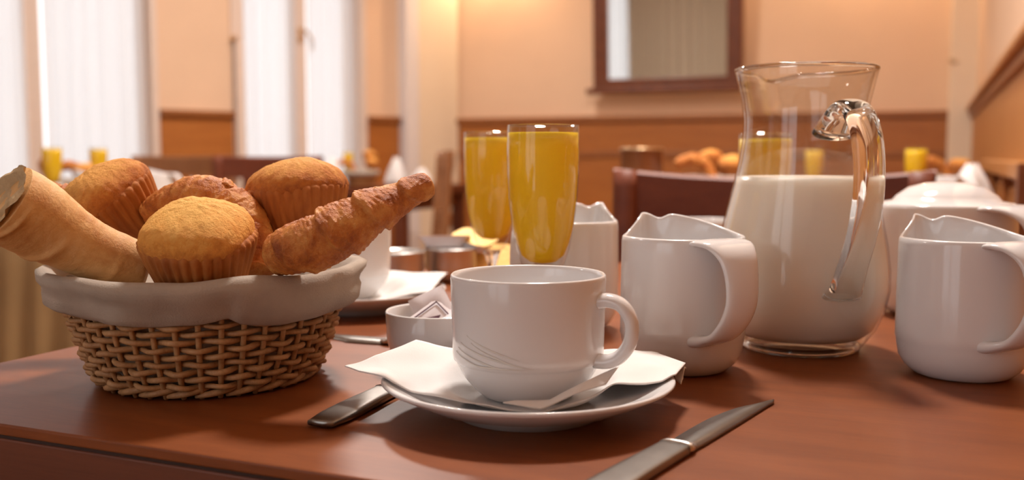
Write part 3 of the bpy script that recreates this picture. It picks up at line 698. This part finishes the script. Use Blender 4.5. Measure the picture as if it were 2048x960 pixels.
# ------------------------------------------------------------------ cutlery
def knife(label, tip_px, end_px, blade=0.45, wb_=0.0092, wh=0.0088, lift=0.0):
    """lies flat on the table: tip_px and end_px are table points; the near end is the handle"""
    a, b_ = (on_h(*tip_px, TT) if len(tip_px) == 2 else Vector(tip_px)), (on_h(*end_px, TT) if len(end_px) == 2 else Vector(end_px))
    d = b_ - a; L = d.length
    r = thing('table_knife', label, 'cutlery', (a.x, a.y, TT + lift), math.atan2(d.y, d.x))
    Lb = L * blade
    # blade outline (x along, y across), a flat bar with a thin edge
    top = [(0, -0.0052), (0.005, -0.0015), (0.024, 0.0060), (Lb * 0.5, wb_), (Lb * 0.86, wb_ * 0.95), (Lb, wb_ * 0.70)]
    bot = [(0.0003, -0.0066), (0.004, -0.0068), (0.020, -0.0068), (Lb * 0.5, -0.0072), (Lb * 0.86, -0.0074), (Lb, -0.0070)]
    tp, bt = crom(top, 30), crom(bot, 30); vs, fs = [], []
    for (x, y), (x2, y2) in zip(tp, bt):
        vs += [(x, -y, 0.0004), (x, -y, 0.0010), ((x + x2) / 2, -(y + y2) * 0.5, 0.0024), (x2, -y2, 0.0026), (x2, -y2, 0.0002)]   # spine on the -y2 side
    for i in range(29):
        for j in range(5): k, k2 = i * 5 + j, i * 5 + (j + 1) % 5; fs.append((k, k2, k2 + 5, k + 5))
    fs += [tuple(range(5)), tuple(range(145, 150))]
    mesh_obj('blade', vs, fs, 'blade_steel', r)
    sweep('bolster', [(Lb - 0.003, 0, 0.0024), (Lb + 0.002, 0, 0.0030), (Lb + 0.006, 0, 0.0034)], (0, 1, 0), [(0.0072, 0.0018), (0.0086, 0.0026), (0.0084, 0.0028)], 'steel', r, 18, 3)
    n = 30; hp_ = [(Lb + 0.0062 + (L - Lb - 0.0062) * i / (n - 1), 0, 0.0028) for i in range(n)]
    sweep('handle', hp_, (0, 1, 0), [(q[0], q[1]) for q in crom([(0.0080, 0.0026), (0.0082, 0.0026), (wh, 0.0026), (wh * 1.05, 0.0024), (wh * 1.05, 0.0020), (wh * 0.85, 0.0016)], n)], 'blade_steel', r, 24, 5.0)
    return r
kt = on_h(1526, 804, TT); kb = on_h(1258, 960, TT)
kdir = (kb - kt).normalized()
knife('steel table knife lying beside the saucer, blade pointing to the wall', tuple(kt), tuple(kt + kdir * 0.215), 0.52, 0.0100, 0.0086)
ke = on_h(640, 858, TT); kn = on_h(775, 790, TT); kd = (kn - ke).normalized()
knife('steel knife poking out from under the front saucer', tuple(ke + kd * 0.165), tuple(ke), 0.50, 0.0092, 0.0088)
k0 = on_h(640, 676, TT); k1 = on_h(800, 689, TT)
knife('steel knife lying behind the bread basket', tuple(k0), tuple(k1 + (k1 - k0).normalized() * 0.05), 0.5)

# ------------------------------------------------------------------ far side place setting, butter pots
S2 = spot(718, 0.89)
make_saucer('white saucer behind the bread basket', S2)
c2 = spot(692, 0.90, TT + 0.0095); make_cup('white coffee cup partly hidden behind the bread basket', c2, 0, relief=False).rotation_euler = (0, 0, 1.9)
A = [V(700, 600, 0.86), V(745, 614, 0.825), V(800, 604, 0.83), V(862, 592, 0.84)]
B = [V(735, 575, 0.93), V(778, 546, 0.96), V(835, 548, 0.96), V(897, 548, 0.95)]
nn = loft('paper_napkin', A, B, 'paper', None, 40, 16, 0.004, 0.0007, -0.004, 35, lambda p: sau(p, S2)); tag(nn, 'crumpled white napkin on the saucer behind the bread basket', 'napkin')
def pot(label, loc, rr=0.029, h=0.037):
    o = lathe('butter_pot', [(0, 0.001), (rr * 0.8, 0.001), (rr * 0.86, 0.0), (rr * 0.95, 0.004), (rr, h * 0.5), (rr * 1.0, h * 0.92), (rr * 1.05, h), (rr * 1.02, h + 0.001), (rr * 0.95, h * 0.93), (rr * 0.94, h * 0.3), (rr * 0.8, 0.004), (0, 0.0035)], 'steel', None, 64)
    o.location = loc; tag(o, label, 'pot'); return o
P1 = spot(795, 1.06); P2 = spot(902, 1.10)
pot('small round steel pot close to the half-hidden coffee cup', P1); pot('small round steel pot holding foil portion packs', P2)
def portion(label, loc, rot, lidmat, sx=0.046, sy=0.034):
    r = thing('portion_pack', label, 'packet', loc); r.rotation_euler = rot
    vs, fs = [], []
    for z, k in ((0, 0.72), (0.010, 0.94), (0.0105, 1.0), (0.0115, 1.0)):
        for i in range(24):
            a = 2 * PI * i / 24; c_, s_ = math.cos(a), math.sin(a)
            vs.append((math.copysign(abs(c_) ** 0.5, c_) * sx / 2 * k, math.copysign(abs(s_) ** 0.5, s_) * sy / 2 * k, z))
    for j in range(3):
        for i in range(24): fs.append((j * 24 + i, j * 24 + (i + 1) % 24, (j + 1) * 24 + (i + 1) % 24, (j + 1) * 24 + i))
    fs.append(tuple(range(24)))
    mesh_obj('tub', vs, fs, 'packet_paper', r, smooth=False)
    lidv = [(math.copysign(abs(math.cos(2 * PI * i / 24)) ** 0.45, math.cos(2 * PI * i / 24)) * sx * 0.53, math.copysign(abs(math.sin(2 * PI * i / 24)) ** 0.45, math.sin(2 * PI * i / 24)) * sy * 0.53, z) for z in (0.0114, 0.0124) for i in range(24)]
    mesh_obj('foil_lid', lidv, [tuple(range(24)), tuple(range(24, 48))] + [(i, (i + 1) % 24, 24 + (i + 1) % 24, 24 + i) for i in range(24)], lidmat, r, smooth=False)
portion('pale pink foil portion pack lying across the steel pot', P2 + Vector((-0.008, 0, 0.0375)), (math.radians(-8), 0, YAW + 0.1), 'foil_pink', 0.056, 0.04)
portion('gold foil portion pack tilted against the steel pot', P2 + RT * 0.026 + Vector((0, 0, 0.0375)) + FH * 0.01, (math.radians(14), math.radians(14), YAW - 0.5), 'foil_gold')
portion('gold foil portion pack standing beside the flute stem', spot(985, 1.12) + Vector((0, 0, 0.017)), (math.radians(50), 0, YAW + 0.2), 'foil_gold', 0.05, 0.036)

# ------------------------------------------------------------------ bread basket
BK = spot(422, 0.618)
def make_basket(label, loc):
    r = thing('bread_basket', label, 'basket', loc)
    nst, rows = 40, 12
    def R(z): return 0.0655 + 0.0200 * (z / 0.062) ** 0.85
    z0, dz = 0.0085, 0.0046
    for j in range(rows):
        z = z0 + j * dz; sg = 1 if j % 2 else -1; N = nst * 8; ph = j * 0.0
        pts = []
        for i in range(N):
            a = 2 * PI * i / N
            rr = R(z) + sg * 0.0030 * math.cos(nst / 2 * a) + 0.0004 * noise.noise(Vector((a * 5, j * 3.1, 0)))
            pts.append((rr * math.cos(a), rr * math.sin(a), z + 0.0006 * noise.noise(Vector((a * 4, j * 1.7, 2))) + 0.0005 * math.sin(nst / 2 * a + j)))
        rad = [(0.00172 + 0.0005 * noise.noise(Vector((i * 0.11, j * 2.3, 5))),) * 2 for i in range(N)]
        sweep('weaver', pts, (0, 0, 1), rad, 'wicker', r, 7, closed=True)
    # one stake, shared by all
    st = sweep('stake', crom([(R(0) - 0.001, 0, 0.001), (R(0.02), 0, 0.02), (R(0.04), 0, 0.04), (R(0.064), 0, 0.066)], 10), (0, 1, 0), [(0.0017, 0.0015)] * 10, 'wicker', r, 7)
    for k in range(1, nst):
        c = st.copy(); COL.objects.link(c); c.rotation_euler = (0, 0, 2 * PI * k / nst)
    # foot border: overlapping slanted strands
    L = 0.42
    bs = sweep('border_strand', [((R(0) + 0.0035 - 0.0045 * abs(2 * t - 1) ** 2 - 0.002 * t) * math.cos(L * (t - 0.5)), (R(0) + 0.0035 - 0.0045 * abs(2 * t - 1) ** 2 - 0.002 * t) * math.sin(L * (t - 0.5)), 0.0022 + 0.0055 * t) for t in [i / 15 for i in range(16)]], (0, 0, 1),
               [(0.0021 * (0.55 + 0.45 * math.sin(PI * (i + 1) / 17)),) * 2 for i in range(16)], 'wicker', r, 8)
    for k in range(1, 24):
        c = bs.copy(); COL.objects.link(c); c.rotation_euler = (0, 0, 2 * PI * k / 24)
    lathe('basket_base', [(0, 0.0030), (0.064, 0.0030), (0.065, 0.0045), (0, 0.0045)], 'wicker', r, 48)
    return r, R
basket, RB = make_basket('round wicker bread basket lined with beige cloth', BK)
# liner: pad inside, over the rim, thick cuff outside
def liner(root):
    n = 160; vs, fs = [], []
    prof = [(0.0, 0.045), (0.045, 0.047), (0.072, 0.054), (0.084, 0.060), (0.0905, 0.0675), (0.0955, 0.0722), (0.1010, 0.0735), (0.1052, 0.0712), (0.1062, 0.0668), (0.1030, 0.0628), (0.1012, 0.0588), (0.0985, 0.0535), (0.0950, 0.0500), (0.0905, 0.0490), (0.0890, 0.0500), (0.0895, 0.0560), (0.0900, 0.0620), (0.088, 0.066)]
    fr = toward(BK, 0)
    rings = []
    prof = [(a_ * 0.945, z_) for a_, z_ in prof]
    for i, (rr, z) in enumerate(prof):
        if rr == 0: rings.append([len(vs)]); vs.append(Vector((0, 0, z))); continue
        rings.append(list(range(len(vs), len(vs) + n)))
        for k in range(n):
            a = 2 * PI * k / n; ca, sa = math.cos(a), math.sin(a)
            low = sstep(4, 12, i); hem = sstep(9, 13, i) * (1 - sstep(14, 17, i))
            w1 = noise.noise(Vector((ca * 1.6, sa * 1.6, 0.2 + z * 10))); w2 = noise.noise(Vector((ca * 5, sa * 5, 4 + z * 30)))
            dz = 0.003 * w1 * low + 0.0026 * w2 * hem + 0.0034 * noise.noise(Vector((ca * 2, sa * 2, 9))) * sstep(3, 6, i)
            dr = 0.0034 * w1 * low + 0.0024 * w2 * low + 0.0036 * noise.noise(Vector((ca * 4 + z * 90, sa * 4, z * 170))) * low - 0.0022 * math.exp(-((i - 8.6) / 1.0) ** 2) * (0.6 + 0.6 * math.sin(a * 2 - fr))
            dr += 0.0016 * math.sin(a * 3 + z * 260 + 2 * w1) * low
            da = (a - fr - math.radians(8) + PI) % (2 * PI) - PI            # where the cloth's end overlaps itself
            ov = sstep(0.0, 0.03, da) * (1 - sstep(0.9, 1.5, da))
            dr += 0.0030 * ov * sstep(7, 10, i) * (1 - sstep(13, 15, i)); dz -= 0.0030 * ov * hem
            vs.append(Vector(((rr + dr) * ca, (rr + dr) * sa, z + dz)))
    for A_, B_ in zip(rings, rings[1:]):
        for k in range(n):
            k2 = (k + 1) % n
            if len(A_) == 1: fs.append((A_[0], B_[k], B_[k2]))
            else: fs.append((A_[k], A_[k2], B_[k2], B_[k]))
    o = mesh_obj('cloth_liner', vs, fs, 'liner_cloth', root)
    o['label'] = 'thick beige cloth liner folded over the rim'
    lathe('liner_bag', [(0, 0.006), (0.058, 0.006), (0.062, 0.012), (0.071, 0.035), (0.077, 0.060), (0.0765, 0.060), (0.0705, 0.035), (0.061, 0.012), (0, 0.007)], 'liner_cloth', root, 64)
liner(basket)

# ------------------------------------------------------------------ muffins, croissants, baguette
def make_muffin(label, loc, axis, spin=0, mat='muffin_crown', scale=1.0, seed=0, squash=1.0):
    """loc = the middle of the muffin (0.024 above its foot) ; axis = which way its crown looks"""
    r = thing('muffin', label, 'muffin', (0, 0, 0))
    n = 168
    def ridge(rr, z, a, i):
        f = 1 - sstep(0.029, 0.033, z) * 0.7
        rr *= 1 + 0.055 * f * (abs(math.sin(18 * a + 0.4 * math.sin(3 * a))) - 0.5) + 0.012 * noise.noise(Vector((math.cos(a) * 2, math.sin(a) * 2, z * 60 + seed)))
        return (rr * math.cos(a), rr * math.sin(a), z)
    side = lathe('fluted_side', [(0, 0.0), (0.016, 0.0), (0.0235, 0.0006), (0.0252, 0.003), (0.0270, 0.009), (0.0294, 0.016), (0.0316, 0.023), (0.0328, 0.0275), (0.0332, 0.0300), (0.0310, 0.0325), (0, 0.033)], 'muffin_side', r, n, ridge)
    def dome(rr, z, a, i):
        p = Vector((math.cos(a) * rr * 60, math.sin(a) * rr * 60, z * 60 + seed * 7))
        k = 1 + 0.05 * noise.noise(p * 0.7) + 0.022 * noise.noise(p * 3.5)
        sq = 1 + 0.035 * math.cos(4 * (a + seed))
        return (rr * k * sq * math.cos(a), rr * k * sq * math.sin(a), 0.029 + (z - 0.029) * (1 + 0.07 * noise.noise(p * 0.8 + Vector((5, 5, 5)))) + 0.0008 * noise.noise(p * 6))
    prof = [(0, 0.0290), (0.022, 0.0285), (0.0315, 0.0280)] + crom([(0.0322, 0.0290), (0.0327, 0.0308), (0.0316, 0.0355), (0.0280, 0.0410), (0.0205, 0.0460), (0.0110, 0.0495), (0.004, 0.0505)], 26) + [(0, 0.0506)]
    lathe('crown', prof, mat, r, n, dome)
    q = Vector((0, 0, 1)).rotation_difference(Vector(axis).normalized())
    r.rotation_mode = 'QUATERNION'; r.rotation_quaternion = q @ Matrix.Rotation(spin, 3, 'Z').to_quaternion()
    r.scale = (scale, scale, scale * squash)
    r.location = Vector(loc) - q @ Vector((0, 0, 0.026 * scale * squash))
    return r
UP = Vector((0, 0, 1))
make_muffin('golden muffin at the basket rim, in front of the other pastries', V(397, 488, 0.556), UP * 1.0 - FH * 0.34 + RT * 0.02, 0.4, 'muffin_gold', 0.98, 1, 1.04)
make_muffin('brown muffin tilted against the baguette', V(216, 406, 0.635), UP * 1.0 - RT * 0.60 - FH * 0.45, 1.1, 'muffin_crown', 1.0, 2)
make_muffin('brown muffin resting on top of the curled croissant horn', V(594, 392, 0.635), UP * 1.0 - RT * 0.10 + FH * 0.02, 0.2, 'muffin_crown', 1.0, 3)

def make_croissant(label, pts, rad, wraps=6, seed=0, tilt=1.0, flat=0.9):
    """pts: centre line in world space; rad: radius at evenly spaced stations"""
    N, n = 220, 64
    path = [Vector(p) for p in crom(pts, N)]; rr = [q[0] for q in crom([(x,) for x in rad], N)]
    c0 = path[N // 2].copy(); path = [p - c0 for p in path]
    def fn(t, a, p):
        u = t * wraps + tilt * (0.5 + 0.5 * math.cos(a + 0.7)) * 0.55 + 0.10 * noise.noise(Vector((math.cos(a) * 1.5, math.sin(a) * 1.5, t * 3 + seed)))
        f = u - math.floor(u)
        st = (1 - f) * sstep(0.0, 0.10, f)              # a step up where one dough layer ends
        fl = noise.noise(p * 260 + Vector((0, math.cos(a) * 2.4, math.sin(a) * 2.4 + seed)))
        return 0.88 + 0.19 * st + 0.040 * fl + 0.05 * noise.noise(Vector((t * 60, math.cos(a) * 5, math.sin(a) * 5 + seed)))
    ends = [min(1.0, math.sqrt(max(0.02, 1 - (1 - min(1, t / 0.045)) ** 2))) * min(1.0, math.sqrt(max(0.02, 1 - (1 - min(1, (1 - t) / 0.045)) ** 2))) for t in [i / (N - 1) for i in range(N)]]
    o = sweep('croissant', path, None, [(r_ * e, r_ * e * flat) for r_, e in zip(rr, ends)], 'croissant_crust', None, n, 2.0, fn=fn)
    o.location = c0; tag(o, label, 'croissant'); return o
cr1 = make_croissant('croissant with one horn rising over the basket rim', [V(548, 508, 0.555), V(608, 494, 0.545), V(668, 468, 0.545), V(728, 432, 0.552), V(792, 400, 0.562), V(862, 364, 0.572)],
               [0.0125, 0.0160, 0.0172, 0.0152, 0.0112, 0.0078], 4.2, 1, 1.1, 0.95)
cr2 = make_croissant('dark croissant wedged behind the golden muffin', [V(300, 440, 0.625), V(350, 408, 0.620), V(420, 402, 0.612), V(478, 438, 0.605), V(508, 492, 0.597), V(520, 550, 0.588)],
               [0.0105, 0.0140, 0.0165, 0.0160, 0.0140, 0.0110], 4.5, 4, 1.6, 0.95)
vs_, fs_ = [], []
for i in range(9):
    for j in range(4): vs_.append(RT * (-0.006 + 0.0014 * i) + FH * (-0.004 + 0.0022 * j) + UP * (0.0135 + (0.0055 * math.sin(PI * i / 8) + 0.0025 * noise.noise(Vector((i * 0.9, j * 0.7, 3)))) * (0.4 + 0.2 * j)))
for i in range(8):
    for j in range(3): q = i * 4 + j; fs_.append((q, q + 1, q + 5, q + 4))
fk = mesh_obj('loose_flake', vs_, fs_, 'croissant_crust', cr2); md = fk.modifiers.new('thickness', 'SOLIDIFY'); md.thickness = 0.0012
cr3 = make_croissant('croissant half buried beneath the baguette and the tilted muffin', [V(62, 384, 0.685), V(110, 398, 0.695), V(180, 432, 0.70), V(260, 462, 0.70), V(330, 480, 0.69)],
               [0.010, 0.013, 0.015, 0.015, 0.012], 6, 9, 1.0, 0.95)
def make_baguette():
    N, n = 120, 56
    pts = [V(12, 404, 0.5335), V(62, 432, 0.5425), V(125, 470, 0.552), V(195, 506, 0.562), V(262, 528, 0.570), V(300, 536, 0.574)]
    path = [Vector(p) for p in crom(pts, N)]; rad = [q[0] for q in crom([(0.0225,), (0.0222,), (0.0190,), (0.0170,), (0.0150,), (0.0120,)], N)]
    c0 = path[0].copy(); r = thing('baguette_piece', 'pale crusty baguette piece with a torn end, leaning out of the basket', 'bread', c0)
    path = [p - c0 for p in path]
    ends = [min(1.0, math.sqrt(max(0.02, 1 - (1 - min(1, (1 - i / (N - 1)) / 0.10)) ** 2))) for i in range(N)]
    def fn(t, a, p):
        slash = math.exp(-((math.sin(PI * (t * 3.2 - 0.3 * math.cos(a)))) / 0.22) ** 2) * sstep(0.2, 0.9, math.sin(a + 0.4)) * 0.07
        return 1 + 0.045 * noise.noise(p * 60) + 0.02 * noise.noise(p * 210) + slash - 0.02
    sweep('crust', path, None, [(a * e, a * e) for a, e in zip(rad, ends)], 'baguette_crust', r, n, fn=fn, caps=True)
    t = (path[0] - path[3]).normalized(); s = t.cross(UP).normalized(); q = t.cross(s)
    vs, fs = [Vector((0, 0, 0)) - t * 0.003], []
    for j in range(1, 9):
        for k in range(40):
            a = 2 * PI * k / 40; rr = 0.0218 * j / 8
            p = s * (rr * math.cos(a)) + q * (rr * math.sin(a)); d = 0.0035 * noise.noise(p * 160) + (0.003 if j >= 6 else 0.0)
            vs.append(p + t * d)
    for k in range(40): fs.append((0, 1 + k, 1 + (k + 1) % 40))
    for j in range(7):
        for k in range(40): a = 1 + j * 40; fs.append((a + k, a + (k + 1) % 40, a + 40 + (k + 1) % 40, a + 40 + k))
    mesh_obj('torn_end', vs, fs, 'crumb', r)
make_baguette()

# ------------------------------------------------------------------ breakfast laid on the other tables
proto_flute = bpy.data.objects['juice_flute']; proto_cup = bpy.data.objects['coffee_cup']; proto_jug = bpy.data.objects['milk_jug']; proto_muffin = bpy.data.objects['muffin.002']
CL = 0.004                                   # things on the cloth stand this much higher
def far_spot(px, Z): return spot(px, Z, TT + (CL if px < 420 else 0))
def far_flute(px, Z, label): copy_tree(proto_flute, far_spot(px, Z), 0, label)
far_flute(1828, 2.36, 'orange juice flute on the table beyond the dark chair, close to the wall')
far_flute(1626, 2.75, 'orange juice flute glimpsed through the milk pitcher above the milk')
far_flute(108, 2.62, 'orange juice flute on the cloth-covered table, by the baguette pieces')
far_flute(200, 2.92, 'orange juice flute on the cloth-covered table, beside the wide sheer curtain')
far_flute(697, 4.85, 'orange juice flute on the far table, against the sheer curtain')
far_flute(744, 4.95, 'orange juice flute on the far table, against the narrow wood-panelled pier')
def far_basket(px, Z, label, kinds, h=0.07, rr=0.085):
    p = far_spot(px, Z)
    b_ = thing('bread_basket', label, 'basket', p)
    lathe('woven_wall', [(0, 0.002), (0.055, 0.0), (0.058, 0.01), (rr * 0.85, 0.045), (rr, h), (rr * 0.97, h), (rr * 0.8, 0.045), (0.05, 0.012), (0, 0.012)], 'wicker', b_, 64, lambda r, z, a, i: ((r + 0.0012 * math.sin(40 * a) * (r > 0)) * math.cos(a), (r + 0.0012 * math.sin(40 * a) * (r > 0)) * math.sin(a), z))
    lathe('cloth_liner', [(0, h - 0.012), (rr * 0.7, h - 0.010), (rr * 0.98, h + 0.004), (rr * 1.08, h), (rr * 1.07, h - 0.022), (rr * 1.0, h - 0.02)], 'liner_cloth', b_, 64)
    return p
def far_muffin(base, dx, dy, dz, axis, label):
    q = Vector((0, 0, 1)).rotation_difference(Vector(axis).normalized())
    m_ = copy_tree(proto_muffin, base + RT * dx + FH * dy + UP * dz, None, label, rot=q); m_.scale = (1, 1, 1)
def far_croissant(base, dx, dy, dz, rz, label, sc=1.0, src=cr2):
    c = src.copy(); COL.objects.link(c); c.location = base + RT * dx + FH * dy + UP * dz; c.rotation_euler = (0, 0, rz); c.scale = (sc,) * 3; c['label'] = label; return c
b1 = far_basket(1436, 2.30, 'lined bread basket on the table beyond the dark chair', 0, 0.092)
far_muffin(b1, 0.030, 0.0, 0.094, (0.1, -0.2, 1), 'muffin in the basket beyond the dark chair')
far_muffin(b1, -0.012, 0.035, 0.106, (-0.2, 0.1, 1), 'muffin at the back of the basket beyond the dark chair')
far_croissant(b1, -0.048, -0.02, 0.128, 0.3, 'croissant at the rim of the basket beyond the dark chair')
b2 = far_basket(1885, 2.68, 'lined bread basket in the corner by the wall', 0, 0.085)
far_croissant(b2, -0.02, 0, 0.122, 0.4, 'croissant in the basket in the corner by the wall'); far_muffin(b2, 0.04, 0.0, 0.085, (0.2, 0, 1), 'muffin in the basket in the corner by the wall')
b3 = far_basket(152, 2.80, 'lined bread basket on the cloth-covered table', 0)
far_muffin(b3, 0.030, 0.0, 0.068, (0.1, -0.2, 1), 'muffin in the basket on the cloth-covered table')
far_croissant(b3, -0.01, 0.03, 0.105, 0.8, 'croissant in the basket on the cloth-covered table')
far_croissant(b3, -0.085, 0.0, 0.112, 2.4, 'croissant hanging over the basket rim on the cloth-covered table')
b4 = far_basket(722, 4.75, 'lined bread basket on the far table by the panelled pier', 0)
far_croissant(b4, -0.06, 0, 0.108, 0.5, 'croissant in the basket on the far table, over the sheer curtain'); far_muffin(b4, 0.045, 0.0, 0.085, (0.3, 0, 1), 'muffin in the basket on the far table')
far_muffin(b4, 0.035, 0.03, 0.12, (0.1, 0, 1), 'topmost muffin heaped in the basket on the far table')
# white crockery and napkins over there
def far_cup(px, Z, label):
    p = far_spot(px, Z); copy_tree(proto_cup, p, random.uniform(0, 6), label)
def far_jug(px, Z, rz, label): copy_tree(proto_jug, far_spot(px, Z), rz, label)
def peak_napkin(px, Z, label, h=0.12, rr=0.06):
    """a starched napkin folded to a standing peak"""
    p = far_spot(px, Z)
    def fn(r, z, a, i): k = 1 + 0.22 * math.sin(5 * a + z * 30) * (1 - z / (h * 1.1)); return (r * k * math.cos(a), r * k * math.sin(a), z * (1 + 0.10 * math.sin(3 * a)) if r > 0 else z)
    o = lathe('paper_napkin', [(0, 0), (rr, 0.0), (rr * 0.95, h * 0.2), (rr * 0.8, h * 0.5), (rr * 0.55, h * 0.8), (rr * 0.25, h * 0.97), (0, h)], 'paper', None, 60, fn)
    o.location = p; tag(o, label, 'napkin'); return o
peak_napkin(1940, 2.15, 'white napkin folded to a peak at the wall end of the table', 0.118, 0.050)
far_jug(1890, 2.05, 2.0, 'white milk jug beside the peaked napkin near the wall')
far_cup(92, 2.46, 'white cup on the cloth-covered table, below the juice glass'); far_jug(190, 2.60, 1.0, 'white milk jug on the cloth-covered table')
far_jug(318, 2.74, 0.3, 'white milk jug on the cloth-covered table, beside the brown chair')
peak_napkin(388, 2.88, 'white peaked napkin at the edge of the cloth-covered table', 0.07, 0.04)
peak_napkin(664, 4.70, 'white peaked napkin on the far table, before the sheer curtain', 0.13, 0.05)
peak_napkin(792, 4.85, 'white peaked napkin on the far table, before the white casing', 0.13, 0.05)
peak_napkin(842, 4.80, 'low white napkin at the chair end of the far table', 0.08, 0.05)
bk = spot(1282, 2.35)
cn = thing('brown_canister', 'glossy brown canister with a bright rim behind the dark chair', 'canister', bk)
lathe('vessel', [(0, 0), (0.045, 0.0), (0.050, 0.01), (0.051, 0.08), (0.049, 0.150), (0.052, 0.155), (0.050, 0.159), (0.046, 0.155), (0.045, 0.02), (0, 0.015)], 'brown_glaze', cn, 48)
sweep('rim', [(0.050 * math.cos(2 * PI * i / 48), 0.050 * math.sin(2 * PI * i / 48), 0.158) for i in range(48)], None, 0.003, 'brass', cn, 8, closed=True)

# low panelled settle along the right wall, beyond the chair
st = thing('wall_settle', 'low wooden panelled settle fixed along the wall by the napkins', 'bench', (XR - 0.015, 0, 0))
box('end_post', (-0.030, 2.02, 0), (0.005, 2.06, 0.878), 'frame_wood', st, 0.003)
box('top_rail', (-0.030, 2.06, 0.845), (0.005, 3.6, 0.880), 'side_panel_wood', st, 0.004)
for i in range(3): box('panel', (-0.012, 2.12 + 0.5 * i, 0.40), (0.004, 2.50 + 0.5 * i, 0.82), 'side_panel_wood', st, 0.004)
for i in range(4): box('stile', (-0.024, 2.06 + 0.5 * i, 0.05), (0.005, 2.12 + 0.5 * i, 0.848), 'rail_wood', st, 0.003)
